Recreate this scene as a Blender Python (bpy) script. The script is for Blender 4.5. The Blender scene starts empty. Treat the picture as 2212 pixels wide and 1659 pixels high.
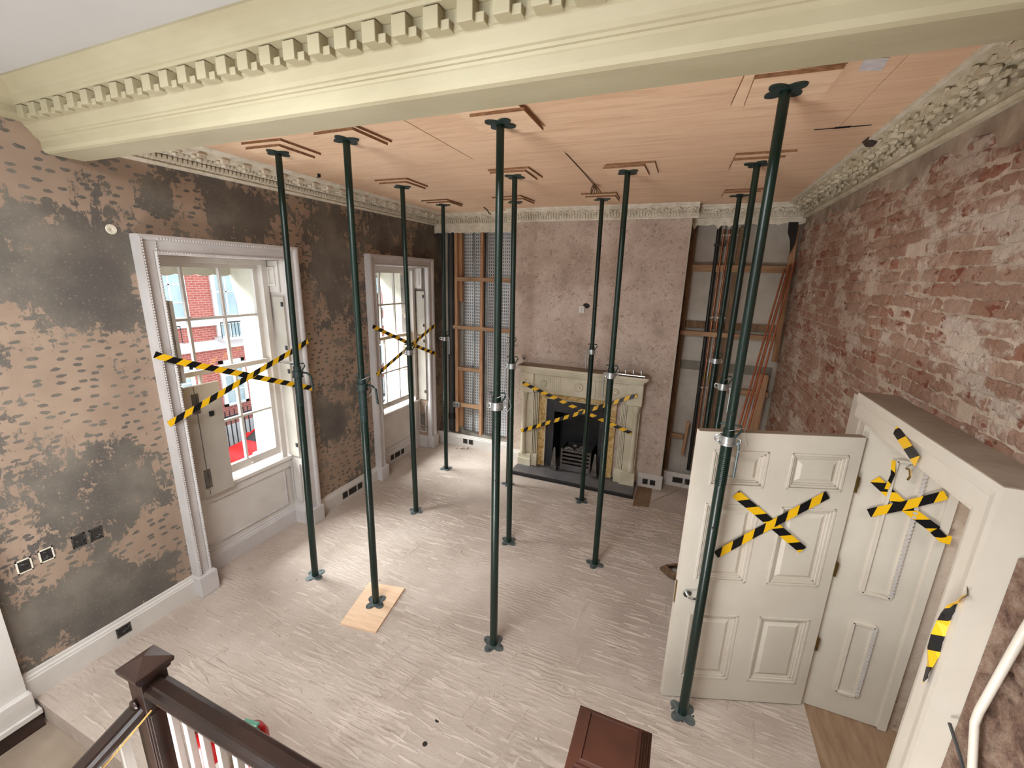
import bpy, bmesh, math, random
from mathutils import Vector, Matrix
random.seed(7)
R = math.radians
SC = bpy.context.scene
COL = SC.collection

# ---------------------------------------------------------------- camera
cam_d = bpy.data.cameras.new('camera'); cam_d.sensor_width = 36.0; cam_d.lens = 913.6 / 2212 * 36.0
cam_d.clip_start = 0.02; cam_d.clip_end = 200
cam = bpy.data.objects.new('camera', cam_d); COL.objects.link(cam)
_y, _p, _r = R(21.85), R(14.23), R(1.55)
fw = Vector((-math.sin(_y) * math.cos(_p), math.cos(_y) * math.cos(_p), -math.sin(_p)))
rt = Vector((math.cos(_y), math.sin(_y), 0)); upv = rt.cross(fw)
rt, upv = rt * math.cos(_r) + upv * math.sin(_r), upv * math.cos(_r) - rt * math.sin(_r)
mw = Matrix.Identity(4)
for i in range(3):
    mw[i][0] = rt[i]; mw[i][1] = upv[i]; mw[i][2] = -fw[i]
mw.translation = Vector((3.812, -3.654, 2.858))
cam.matrix_world = mw
SC.camera = cam
CAM = mw.translation.copy()

# ---------------------------------------------------------------- light
W = bpy.data.worlds.new('overcast_sky'); SC.world = W; W.use_nodes = True
bg = W.node_tree.nodes['Background']; bg.inputs[0].default_value = (0.86, 0.93, 1.0, 1); bg.inputs[1].default_value = 2.5
sun_d = bpy.data.lights.new('hazy_sun', 'SUN'); sun_d.energy = 42.0; sun_d.angle = R(55); sun_d.color = (0.97, 0.99, 1.0)
sun = bpy.data.objects.new('hazy_sun', sun_d); COL.objects.link(sun)
sun.rotation_euler = Vector((0.56, 0.22, -0.80)).to_track_quat('-Z', 'Y').to_euler()
def area(name, loc, to, sx, sy, power, color):
    d = bpy.data.lights.new(name, 'AREA'); d.shape = 'RECTANGLE'; d.size = sx; d.size_y = sy; d.energy = power; d.color = color
    o = bpy.data.objects.new(name, d); COL.objects.link(o); o.location = loc
    o.rotation_euler = (Vector(to) - Vector(loc)).to_track_quat('-Z', 'Y').to_euler()
    return o
area('stair_window_daylight', (1.75, -5.38, 2.2), (2.0, -1.2, 0.3), 1.7, 2.2, 6, (0.94, 0.98, 1.0))
area('hall_ceiling_fill', (2.3, -4.1, 3.84), (2.3, -4.0, 0), 1.8, 1.6, 190, (0.94, 0.98, 1.0))  # unseen fill light added under the hall ceiling, no skylight there
area('lower_hall_uplight', (2.2, -5.45, -1.0), (2.5, -0.6, 3.6), 1.5, 1.7, 270, (1.0, 0.985, 0.96))  # unseen light added low in the hall to brighten the plywood ceiling
area('passage_light', (6.3, -1.2, 2.6), (6.2, -1.3, 0), 0.5, 0.5, 14, (1.0, 0.93, 0.85))  # area light for the passage beyond the door, no fitting modelled
vs = SC.view_settings; vs.view_transform = 'Standard'; vs.look = 'None'; vs.gamma = 1.0; vs.exposure = 0.28
vs.use_curve_mapping = False
cy = SC.cycles
cy.use_denoising = True; cy.max_bounces = 8; cy.diffuse_bounces = 5; cy.use_adaptive_sampling = True; cy.adaptive_threshold = 0.045; cy.transparent_max_bounces = 12
cy.sample_clamp_indirect = 6.0; cy.caustics_reflective = False; cy.caustics_refractive = False

# ---------------------------------------------------------------- mesh helpers
class MB:
    def __init__(s): s.v = []; s.f = []; s.uv = {}
    def add(s, vs, fs):
        n = len(s.v); s.v += [tuple(a) for a in vs]; s.f += [tuple(i + n for i in f) for f in fs]; return s
    def box(s, x0, x1, y0, y1, z0, z1):
        if x0 > x1: x0, x1 = x1, x0
        if y0 > y1: y0, y1 = y1, y0
        if z0 > z1: z0, z1 = z1, z0
        return s.add([(x0,y0,z0),(x1,y0,z0),(x1,y1,z0),(x0,y1,z0),(x0,y0,z1),(x1,y0,z1),(x1,y1,z1),(x0,y1,z1)],
                     [(0,3,2,1),(4,5,6,7),(0,1,5,4),(1,2,6,5),(2,3,7,6),(3,0,4,7)])
    def obox(s, c, ax, ay, az):          # oriented box: centre + half axes
        c, ax, ay, az = map(Vector, (c, ax, ay, az)); vs = []
        for k in (-1, 1):
            for i, j in ((-1,-1),(1,-1),(1,1),(-1,1)): vs.append(c + ax*i + ay*j + az*k)
        return s.add(vs, [(0,3,2,1),(4,5,6,7),(0,1,5,4),(1,2,6,5),(2,3,7,6),(3,0,4,7)])
    def bar(s, p, q, w, h, up=(0,0,1)):  # rectangular bar from p to q
        p, q = Vector(p), Vector(q); d = q - p; L = d.length; d = d / L; u = Vector(up)
        if abs(d.dot(u)) > .98: u = Vector((0,1,0))
        sd = d.cross(u).normalized(); u = sd.cross(d)
        return s.obox((p+q)/2, d*(L/2), sd*(w/2), u*(h/2))
    def tube(s, p, q, r, n=12, r2=None, cap=True):
        p, q = Vector(p), Vector(q); r2 = r if r2 is None else r2; d = (q-p).normalized()
        u = Vector((0,0,1)) if abs(d.z) < .9 else Vector((1,0,0))
        a = d.cross(u).normalized(); b = d.cross(a)
        vs = []
        for k in range(n):
            t = 2*math.pi*k/n; o = a*math.cos(t) + b*math.sin(t); vs += [p + o*r, q + o*r2]
        fs = [(2*k, 2*((k+1) % n), 2*((k+1) % n)+1, 2*k+1) for k in range(n)]
        if cap: fs += [tuple(2*k for k in range(n))[::-1], tuple(2*k+1 for k in range(n))]
        return s.add(vs, fs)
    def path(s, pts, r, n=6):
        pts = [Vector(p) for p in pts]; base = len(s.v); prev = None
        for i, p in enumerate(pts):
            d = (pts[min(i+1, len(pts)-1)] - pts[max(i-1, 0)]).normalized()
            if prev is None:
                u = Vector((0,0,1)) if abs(d.z) < .9 else Vector((1,0,0)); a = d.cross(u).normalized()
            else: a = (prev - d*prev.dot(d)).normalized()
            prev = a; b = d.cross(a)
            for k in range(n):
                t = 2*math.pi*k/n; s.v.append(tuple(p + (a*math.cos(t) + b*math.sin(t))*r))
        for i in range(len(pts)-1):
            for k in range(n):
                k2 = (k+1) % n
                s.f.append((base+i*n+k, base+i*n+k2, base+(i+1)*n+k2, base+(i+1)*n+k))
        s.f.append(tuple(base+k for k in range(n))[::-1]); e = base+(len(pts)-1)*n
        s.f.append(tuple(e+k for k in range(n)))
        return s
    def lathe(s, prof, c, n=16, axis='z'):
        vs = []; fs = []; c = Vector(c)
        for (r, h) in prof:
            for k in range(n):
                t = 2*math.pi*k/n; x, y = r*math.cos(t), r*math.sin(t)
                vs.append(c + (Vector((x, y, h)) if axis == 'z' else Vector((x, h, y)) if axis == 'y' else Vector((h, x, y))))
        for i in range(len(prof)-1):
            for k in range(n):
                k2 = (k+1) % n; fs.append((i*n+k, i*n+k2, (i+1)*n+k2, (i+1)*n+k))
        fs.append(tuple(range(n))[::-1]); e = (len(prof)-1)*n; fs.append(tuple(e+k for k in range(n)))
        return s.add(vs, fs)
    def sweep(s, prof, p, q, A, B, ext0=0, ext1=0):
        # profile points (a,b) mapped to A*a + B*b, swept p->q; ext = mitre: shift along the run by ext*a at each end
        p, q, A, B = map(Vector, (p, q, A, B)); d = (q-p).normalized(); n = len(prof); vs = []
        for (a, b) in prof: vs.append(p + A*a + B*b + d*(ext0*a))
        for (a, b) in prof: vs.append(q + A*a + B*b - d*(ext1*a))
        fs = [(k, (k+1) % n, n+(k+1) % n, n+k) for k in range(n)] + [tuple(range(n))[::-1], tuple(n+k for k in range(n))]
        return s.add(vs, fs)
    def poly(s, pts, nrm, th):           # planar polygon extruded by th along nrm
        nrm = Vector(nrm); n = len(pts); P = [Vector(p) for p in pts]
        return s.add(P + [p + nrm*th for p in P], [(k, (k+1) % n, n+(k+1) % n, n+k) for k in range(n)] + [tuple(range(n))[::-1], tuple(n+k for k in range(n))])
    def blob(s, c, rx, ry, rz, n=6, m=4):
        vs = []; fs = []; c = Vector(c)
        for i in range(1, m):
            t = math.pi*i/m
            for k in range(n):
                a = 2*math.pi*k/n; vs.append(c + Vector((rx*math.sin(t)*math.cos(a), ry*math.sin(t)*math.sin(a), rz*math.cos(t))))
        vs += [c + Vector((0,0,rz)), c - Vector((0,0,rz))]; T = len(vs)-2
        for k in range(n): fs.append((T, k, (k+1) % n)); fs.append((T+1, (m-2)*n+(k+1) % n, (m-2)*n+k))
        for i in range(m-2):
            for k in range(n): fs.append((i*n+k, (i+1)*n+k, (i+1)*n+(k+1) % n, i*n+(k+1) % n))
        return s.add(vs, fs)
    def mesh(s, name, smooth=False):
        me = bpy.data.meshes.new(name); me.from_pydata(s.v, [], s.f)
        bm = bmesh.new(); bm.from_mesh(me); bmesh.ops.recalc_face_normals(bm, faces=bm.faces); bm.to_mesh(me); bm.free()
        if smooth:
            for p in me.polygons: p.use_smooth = True
            try: me.set_sharp_from_angle(angle=R(40))
            except Exception: pass
        return me
    def build(s, name, mat, parent=None, smooth=False, bevel=0, kind=None, label=None):
        o = bpy.data.objects.new(name, s.mesh(name, smooth)); COL.objects.link(o)
        if mat: o.data.materials.append(MT[mat] if isinstance(mat, str) else mat)
        if parent is not None:
            o.parent = parent
            if parent.type == 'EMPTY': o.matrix_parent_inverse = Matrix.Translation(-parent.location)
        if bevel:
            b = o.modifiers.new('bevel', 'BEVEL'); b.width = bevel; b.segments = 2; b.limit_method = 'ANGLE'; b.angle_limit = R(40)
        if kind: o['kind'] = kind
        if label: o['label'] = label
        return o
def tag(o, label, cat, group=None, kind=None):
    o['label'] = label; o['category'] = cat
    if group: o['group'] = group
    if kind: o['kind'] = kind
    return o
def thing(name, label, cat, loc=(0,0,0), group=None, kind=None):
    o = bpy.data.objects.new(name, None); COL.objects.link(o); o.location = loc; o.empty_display_size = .05
    return tag(o, label, cat, group, kind)

# ---------------------------------------------------------------- materials
MT = {}
def lin(c):
    return tuple(((v/255)/12.92 if v/255 <= .04045 else ((v/255+.055)/1.055)**2.4) for v in c) + (1,)
class NT:
    def __init__(s, name):
        s.m = bpy.data.materials.new(name); s.m.use_nodes = True; s.t = s.m.node_tree; s.b = s.t.nodes['Principled BSDF']; MT[name] = s.m
    def n(s, typ, **kw):
        nd = s.t.nodes.new(typ)
        for k, v in kw.items():
            if k.startswith('i_'):
                key = k[2:]; key = int(key) if key.isdigit() else key.replace('_', ' ')
                s.set(nd.inputs[key], v)
            else: setattr(nd, k, v)
        return nd
    def set(s, inp, v):
        if isinstance(v, bpy.types.NodeSocket): s.t.links.new(v, inp)
        else: inp.default_value = v
    def pos(s, scale=(1,1,1), rot=(0,0,0), loc=(0,0,0), obj=False):
        if obj: src = s.n('ShaderNodeTexCoord').outputs['Object']
        else: src = s.n('ShaderNodeNewGeometry').outputs['Position']
        mp = s.n('ShaderNodeMapping'); s.set(mp.inputs[0], src)
        mp.inputs[1].default_value = loc; mp.inputs[2].default_value = rot; mp.inputs[3].default_value = scale
        return mp.outputs[0]
    def noise(s, vec, scale, detail=4, rough=.55, dist=0, out=0):
        nd = s.n('ShaderNodeTexNoise'); s.set(nd.inputs['Vector'], vec)
        nd.inputs['Scale'].default_value = scale; nd.inputs['Detail'].default_value = detail
        nd.inputs['Roughness'].default_value = rough; nd.inputs['Distortion'].default_value = dist
        return nd.outputs[out]
    def ramp(s, fac, *stops, interp='LINEAR'):
        nd = s.n('ShaderNodeValToRGB'); s.set(nd.inputs[0], fac); cr = nd.color_ramp; cr.interpolation = interp
        while len(cr.elements) < len(stops): cr.elements.new(.5)
        for e, (p, c) in zip(cr.elements, stops):
            e.position = p; e.color = lin(c) if isinstance(c, tuple) else (c, c, c, 1)
        return nd.outputs[0]
    def mix(s, fac, a, b, mode='MIX'):
        nd = s.n('ShaderNodeMix', data_type='RGBA', blend_type=mode)
        s.set(nd.inputs[0], fac)
        for i, v in ((6, a), (7, b)):
            s.set(nd.inputs[i], lin(v) if isinstance(v, tuple) and len(v) == 3 else v)
        return nd.outputs[2]
    def math(s, op, a, b=0.0, c=None):
        nd = s.n('ShaderNodeMath', operation=op); s.set(nd.inputs[0], a); s.set(nd.inputs[1], b)
        if c is not None: s.set(nd.inputs[2], c)
        return nd.outputs[0]
    def bump(s, h, strength=.3, dist=.01):
        nd = s.n('ShaderNodeBump'); s.set(nd.inputs['Height'], h); nd.inputs['Strength'].default_value = strength; nd.inputs['Distance'].default_value = dist
        s.t.links.new(nd.outputs[0], s.b.inputs['Normal']); return nd
    def fin(s, col=None, rough=.7, metal=0, spec=None):
        if col is not None: s.set(s.b.inputs['Base Color'], lin(col) if isinstance(col, tuple) and len(col) == 3 else col)
        s.set(s.b.inputs['Roughness'], rough); s.b.inputs['Metallic'].default_value = metal
        if spec is not None: s.b.inputs['Specular IOR Level'].default_value = spec
        return s.m
def simple(name, c1, c2=None, scale=6, rough=.6, metal=0, bump=0, bscale=40, stretch=(1,1,1), spec=None, detail=4, lo=.35, hi=.65):
    t = NT(name); p = t.pos(stretch)
    col = t.ramp(t.noise(p, scale, detail), (lo, c1), (hi, c2 or c1))
    if bump: t.bump(t.noise(p, bscale, 3), bump, .01)
    return t.fin(col, rough, metal, spec)

simple('white_paint', (206,200,194), (194,187,180), 3, .45, bump=.08, bscale=60)
simple('cool_white_paint', (198,193,192), (186,180,178), 3, .45, bump=.1, bscale=60)
simple('door_paint', (214,205,192), (205,195,181), 2.5, .38, bump=.05, bscale=50)
simple('cream_paint', (180,171,144), (163,153,125), 3, .55, bump=.12, bscale=30, stretch=(.4,1,1))
simple('ornament_plaster', (228,220,204), (206,197,178), 14, .7, bump=.3, bscale=90)
simple('old_ornament_plaster', (212,202,180), (186,174,148), 9, .8, bump=.5, bscale=60)
simple('white_ceiling', (186,183,181), (181,178,176), 1.5, .8)
simple('hall_paint', (150,143,131), (144,137,125), 1.5, .7)
simple('green_steel', (7,27,21), (13,38,30), 9, .30, bump=.06, bscale=80, spec=.5, stretch=(1,1,.25))
simple('dark_green_plate', (22,40,38), (34,52,50), 20, .5, bump=.2, bscale=90)
simple('galvanised_plate', (88,98,100), (120,128,128), 25, .45, .6, bump=.2, bscale=80)
simple('galvanised', (200,202,202), (165,168,170), 30, .32, .85, bump=.1, bscale=60)
simple('timber', (190,148,112), (160,118,86), 5, .7, bump=.15, bscale=30, stretch=(6,6,.6))
simple('timber_flat', (176,140,106), (146,112,82), 5, .75, bump=.15, bscale=30, stretch=(.6,6,6))
simple('old_timber', (134,106,78), (106,80,58), 6, .8, bump=.2, bscale=30, stretch=(5,5,.6))
simple('copper', (184,128,100), (150,96,70), 14, .32, .8)
simple('dusty_copper', (206,142,112), (176,108,80), 3, .36, .7)
simple('black_plastic', (22,22,22), (34,32,30), 6, .45)
simple('black_iron', (20,20,22), (30,30,32), 8, .55, bump=.1)
simple('dark_frame', (44,44,48), (54,54,58), 8, .5)
simple('grate_steel', (120,114,108), (90,86,82), 12, .42, .6)
simple('dark_wood', (46,31,26), (30,20,17), 4, .3, bump=.12, bscale=30, stretch=(.7,.7,.7), spec=.5)
simple('cap_wood', (74,38,26), (48,24,17), 5, .34, bump=.08, bscale=24)
simple('newel_wood', (54,34,27), (36,22,18), 5, .32, bump=.1, bscale=24)
simple('slate', (104,100,100), (86,82,82), 4, .5, bump=.05)
simple('black_slate', (26,26,28), (36,35,36), 4, .4)
simple('cream_marble', (212,203,180), (196,186,162), 5, .42, bump=.04)
simple('street_paving', (104,102,100), (92,90,88), 2, .8)
simple('road', (72,72,74), (62,62,64), 3, .85)
simple('stucco_white', (226,226,226), (214,214,212), 3, .7)
simple('bounce_white', (240,239,236), (232,231,228), 3, .8)  # bright white for the slabs that throw sun indoors
simple('canopy_grey', (196,192,178), (180,176,162), 4, .8)
simple('railing_iron', (40,42,46), (50,52,56), 4, .5)
simple('car_red', (196,22,26), (190,20,24), 2, .25, spec=.6)
simple('car_glass', (40,52,54), (48,60,62), 2, .1)
simple('extinguisher_red', (186,18,24), (170,14,20), 4, .3)
simple('yellow_band', (214,176,60), (200,160,50), 4, .5)
simple('string', (196,156,84), (176,136,70), 40, .7)
simple('cable_cream', (190,172,140), (170,150,120), 20, .6)
simple('paper', (206,200,200), (188,182,184), 30, .8)
simple('brown_fibre', (120,92,66), (80,58,40), 30, .9, bump=.3)
simple('metal_box', (96,94,90), (58,56,54), 22, .55, .5, bump=.2)
simple('dark_hole', (34,30,28), (48,42,38), 12, .9)
simple('white_plastic', (224,222,216), (216,214,208), 3, .35)
simple('brass', (150,124,70), (124,98,54), 10, .4, .8)
simple('chrome', (214,214,212), (196,196,194), 4, .18, .95)
simple('passage_floor', (132,110,86), (112,90,68), 4, .7, stretch=(1,6,1))
simple('threshold_wood', (152,124,98), (128,100,76), 4, .6, stretch=(6,1,1), bump=.1)
simple('glass_dark_red', (70,16,20), (60,12,16), 4, .15)
simple('mortar_pale', (190,172,152), (158,134,112), 5, .95, bump=.6, bscale=45)
simple('facade_glass', (176,194,198), (150,170,176), 1.2, .15)
simple('lower_landing', (150,134,118), (122,104,88), 2.4, .85, bump=.3, bscale=20)
simple('stair_dark', (52,30,22), (34,20,16), 4, .5)
simple('pipe_grey', (70,68,66), (58,56,56), 4, .6)
simple('coal_ceramic', (150,144,136), (60,56,52), 14, .9, bump=.4)

# thin clear window glass
t = NT('window_glass'); tr = t.n('ShaderNodeBsdfTransparent'); tr.inputs[0].default_value = (.96,.98,.98,1)
gl = t.n('ShaderNodeBsdfGlossy'); gl.inputs['Roughness'].default_value = .03
mx = t.n('ShaderNodeMixShader'); mx.inputs[0].default_value = .06
t.t.links.new(tr.outputs[0], mx.inputs[1]); t.t.links.new(gl.outputs[0], mx.inputs[2]); t.t.links.new(mx.outputs[0], t.t.nodes['Material Output'].inputs[0])
t = NT('clear_glass'); tr = t.n('ShaderNodeBsdfTransparent'); tr.inputs[0].default_value = (.85,.85,.85,1)
gl = t.n('ShaderNodeBsdfGlossy'); gl.inputs['Roughness'].default_value = .05
mx = t.n('ShaderNodeMixShader'); mx.inputs[0].default_value = .2
t.t.links.new(tr.outputs[0], mx.inputs[1]); t.t.links.new(gl.outputs[0], mx.inputs[2]); t.t.links.new(mx.outputs[0], t.t.nodes['Material Output'].inputs[0])

# hacked wall plaster: tan coat, torn grey under-coat patches with shapes of their own, hack marks
t = NT('hacked_plaster')
p = t.pos()
sx = t.n('ShaderNodeSeparateXYZ'); t.set(sx.inputs[0], p)
field = None
for (yy, zz, r, w) in ((-2.12,2.78,.42,.46),(-1.80,2.98,.30,.30),(-2.30,3.05,.20,.2),(-1.9,2.55,.2,.2),(-2.22,1.30,.36,.40),(-2.02,1.12,.25,.3),(-2.36,.45,.36,.5),(-2.05,.35,.3,.35),(-2.6,.55,.3,.3),
                       (-1.50,3.36,.18,.5),(-.95,3.40,.28,.4),(-.7,3.35,.3,.35),(.20,2.85,.42,.42),(.06,1.15,.30,.45),(.25,3.32,.4,.4),(.5,2.3,.22,.3),(2.36,2.4,.6,.4),(2.35,3.3,.5,.45),(1.3,3.35,.5,.4),
                       (-2.14,2.05,.36,-.40),(-2.08,3.47,.25,-.3),(-1.86,.74,.22,-.30),(-1.82,1.75,.26,-.35),(-.1,1.85,.3,-.34),(.15,.5,.3,-.3),(-2.55,2.4,.3,-.1),(-1.2,3.2,.16,-.2)):
    a = t.math('SUBTRACT', sx.outputs[1], yy); b = t.math('SUBTRACT', sx.outputs[2], zz)
    d = t.math('SQRT', t.math('ADD', t.math('MULTIPLY', a, a), t.math('MULTIPLY', b, b)))
    k = t.n('ShaderNodeMapRange', interpolation_type='SMOOTHSTEP'); t.set(k.inputs[0], d)
    k.inputs[1].default_value = r*.35; k.inputs[2].default_value = r*1.2; k.inputs[3].default_value = w; k.inputs[4].default_value = 0
    field = k.outputs[0] if field is None else t.math('ADD', field, k.outputs[0])
n1 = t.noise(t.pos((1,1,1.1)), 4.6, 13, .74, .5)
n2 = t.noise(t.pos((1,1,1.6), loc=(3,1,0)), 30, 6, .7)
n3 = t.noise(t.pos((1,1.5,.8), loc=(6,2,9)), 13, 8, .78, .3)
n1 = t.noise(t.pos((1,1,1.1)), 3.4, 4, .6, .4)
m = t.math('ADD', t.math('ADD', t.math('ADD', t.math('MULTIPLY', n1, .8), t.math('MULTIPLY', n3, .85)), t.math('MULTIPLY', n2, .16)), t.math('MULTIPLY', field, .42))
grey = t.ramp(m, (.938, 0.0), (.955, 1.0))
wob = t.noise(p, 2.2, 2, .5, 0, 1)
dv = t.n('ShaderNodeVectorMath', operation='MULTIPLY_ADD'); t.set(dv.inputs[0], wob); dv.inputs[1].default_value = (0,.10,.10); t.set(dv.inputs[2], p)
mp = t.n('ShaderNodeMapping'); t.set(mp.inputs[0], dv.outputs[0]); mp.inputs[2].default_value = (.18,0,0); mp.inputs[3].default_value = (1,8.5,18)
sp_ = t.n('ShaderNodeSeparateXYZ'); t.set(sp_.inputs[0], mp.outputs[0]); cb_ = t.n('ShaderNodeCombineXYZ'); t.set(cb_.inputs[0], sp_.outputs[1]); t.set(cb_.inputs[1], sp_.outputs[2])
vo = t.n('ShaderNodeTexVoronoi', feature='F1', voronoi_dimensions='2D'); t.set(vo.inputs['Vector'], cb_.outputs[0]); vo.inputs['Scale'].default_value = 1.0; vo.inputs['Randomness'].default_value = .75
dash = t.math('LESS_THAN', t.math('ADD', vo.outputs['Distance'], t.math('MULTIPLY', n2, .36)), .385)
dens = t.ramp(t.noise(t.pos(loc=(9,2,5)), 1.6, 2), (.30, 0.0), (.38, 1.0))
dash = t.math('MULTIPLY', dash, dens)
tan = t.ramp(t.noise(p, 3, 5), (.3, (142,121,104)), (.7, (160,138,120)))
gcol = t.ramp(t.noise(t.pos(loc=(5,5,5)), 2.4, 6), (.34, (88,81,77)), (.5, (101,94,86)), (.66, (120,112,102)))
gcol = t.mix(t.math('MULTIPLY', t.ramp(t.noise(p, 60, 3), (.6, 0.0), (.68, 1.0)), .35), gcol, (160,146,130))
c = t.mix(t.math('MAXIMUM', grey, dash), tan, gcol)
t.bump(t.math('SUBTRACT', t.math('MULTIPLY', t.noise(p, 45, 4), .25), t.math('MAXIMUM', grey, dash)), .35, .006)
t.fin(c, .85)

# pink distressed plaster of the chimney breast
t = NT('pink_plaster'); p = t.pos()
c = t.ramp(t.noise(p, 2.2, 8, .65), (.3, (168,150,137)), (.5, (194,176,163)), (.7, (212,197,186)))
sp = t.ramp(t.noise(t.pos((1,1,1)), 15, 6, .7, 1.5), (.55, 0.0), (.61, 1.0)); c = t.mix(t.math('MULTIPLY', sp, .6), c, (140,117,104))
sp2 = t.ramp(t.noise(t.pos(loc=(4,4,4)), 11, 6, .7, 1.0), (.56, 0.0), (.63, 1.0)); c = t.mix(t.math('MULTIPLY', sp2, .55), c, (216,198,188))
t.bump(t.noise(p, 22, 6, .65), .3, .008); t.fin(c, .85)

# plywood, grain along x
def plywood(name, c1, c2, c3, st=(1.0, 9, 9)):
    t = NT(name); oi = t.n('ShaderNodeObjectInfo'); p = t.pos(st)
    ad = t.n('ShaderNodeVectorMath', operation='ADD'); t.set(ad.inputs[0], p)
    cb = t.n('ShaderNodeCombineXYZ'); t.set(cb.inputs[1], t.math('MULTIPLY', oi.outputs['Random'], 40)); t.set(ad.inputs[1], cb.outputs[0])
    g = t.noise(ad.outputs[0], 1.5, 8, .62, 1.4)
    c = t.ramp(g, (.28, c1), (.48, c2), (.7, c3))
    f = t.noise(t.pos((2, 60, 60)), 2, 4); c = t.mix(t.math('MULTIPLY', f, .25), c, c1)
    t.bump(f, .08, .004); t.fin(c, .6)
plywood('plywood', (204,166,134), (224,188,156), (233,202,172))
plywood('plywood_pad', (206,170,138), (226,192,160), (236,206,176))
simple('ply_edge', (150,112,80), (112,78,54), 30, .8, stretch=(1,1,5))

# screed with old adhesive
t = NT('screed'); p = t.pos()
c = t.ramp(t.noise(p, 1.3, 8, .6), (.3, (160,145,133)), (.5, (176,161,149)), (.7, (190,176,165)))
r = t.noise(t.pos((2.6, 12, 1)), 1.8, 7, .7, .3); c = t.mix(t.math('MULTIPLY', t.ramp(r, (.58, 0.0), (.66, 1.0)), .35), c, (218,208,198))
r2 = t.noise(t.pos((2, 15, 1), loc=(7, 3, 0)), 2.0, 6, .7, .6); c = t.mix(t.math('MULTIPLY', t.ramp(r2, (.60, 0.0), (.66, 1.0)), .55), c, (140,121,106))
wv = t.n('ShaderNodeTexWave', wave_type='RINGS'); t.set(wv.inputs[0], t.pos((1,1,1), loc=(.6,1.9,0))); wv.inputs['Scale'].default_value = 9; wv.inputs['Distortion'].default_value = 7; wv.inputs['Detail'].default_value = 2
comb = t.math('MULTIPLY', wv.outputs['Fac'], t.ramp(t.noise(t.pos(loc=(2,8,1)), 2.6, 3), (.55, 0.0), (.62, 1.0)))
h = t.math('ADD', t.math('ADD', t.math('MULTIPLY', r, .9), t.math('MULTIPLY', comb, .35)), t.math('MULTIPLY', t.noise(p, 60, 3), .25))
t.bump(h, .65, .012); t.fin(c, .82)
simple('adhesive', (190,175,163), (168,153,141), 5, .8, bump=.35, bscale=40)

# brick faces: pinkish with plaster smears and raw red where the skin is knocked off
t = NT('brick_face'); oi = t.n('ShaderNodeObjectInfo'); at = t.n('ShaderNodeAttribute', attribute_name='tint')
rnd = t.math('FRACT', t.math('ADD', oi.outputs['Random'], at.outputs['Fac'])); p = t.pos()
base = t.ramp(rnd, (0.0, (166,122,100)), (.35, (184,146,124)), (.6, (196,162,142)), (.85, (174,130,106)), (1.0, (166,102,78)))
c = t.mix(t.ramp(t.noise(p, 24, 5, .6), (.4, 0.0), (.62, .5)), base, (182,154,136))
big = t.noise(t.pos((1,1,1.8), loc=(1,7,2)), 2.0, 6, .62)
smear = t.ramp(t.math('ADD', big, t.math('MULTIPLY', t.noise(p, 22, 4), .22)), (.64, 0.0), (.70, .9)); c = t.mix(smear, c, (222,204,188))
raw = t.ramp(t.math('ADD', t.noise(t.pos((1,1,1.6), loc=(8,3,4)), 10, 5, .65), t.math('MULTIPLY', rnd, .10)), (.655, 0.0), (.70, .9)); c = t.mix(raw, c, (142,78,58))
dk = t.ramp(t.noise(t.pos((1,1,1.5), loc=(2,9,4)), 17, 5, .65), (.64, 0.0), (.70, .75)); c = t.mix(dk, c, (98,70,58))
t.bump(t.math('ADD', t.noise(p, 55, 6, .75), t.math('MULTIPLY', t.noise(p, 16, 4, .6), 1.4)), 1.0, .016); t.fin(c, .92)
t = NT('brick_mortar'); p = t.pos()
c = t.ramp(t.noise(p, 5, 6), (.3, (172,150,130)), (.55, (198,178,159)), (.75, (216,200,184)))
big = t.noise(t.pos((1,1,1.8), loc=(1,7,2)), 2.0, 6, .62)
smear = t.ramp(t.math('ADD', big, t.math('MULTIPLY', t.noise(p, 22, 4), .22)), (.60, 0.0), (.68, .9)); c = t.mix(smear, c, (202,184,167))
dk = t.ramp(t.noise(t.pos(loc=(2,9,4)), 9, 5, .65), (.60, 0.0), (.68, .6)); c = t.mix(dk, c, (116,88,72))
t.bump(t.noise(p, 40, 5, .7), .8, .015); t.fin(c, .95)
t = NT('rubble'); p = t.pos()
c = t.ramp(t.noise(p, 11, 9, .78), (.34, (90,64,52)), (.46, (150,114,94)), (.56, (182,150,128)), (.70, (206,184,164)))
t.bump(t.noise(p, 18, 8, .8), 1, .05); t.fin(c, .95)

# hazard tape: u along, v across, metres
t = NT('hazard_tape'); uv = t.n('ShaderNodeUVMap'); s_ = t.n('ShaderNodeSeparateXYZ'); t.set(s_.inputs[0], uv.outputs[0])
k = t.math('FRACT', t.math('DIVIDE', t.math('ADD', s_.outputs[0], t.math('MULTIPLY', s_.outputs[1], .9)), .15))
c = t.mix(t.math('LESS_THAN', k, .5), (238,186,26), (18,18,20)); t.fin(c, .35)

# marble slips
t = NT('yellow_marble'); p = t.pos(); g = t.noise(p, 9, 8, .7, 2.2)
t.fin(t.ramp(g, (.3, (126,94,46)), (.46, (190,152,84)), (.56, (222,196,146)), (.68, (166,124,62))), .3)

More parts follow.
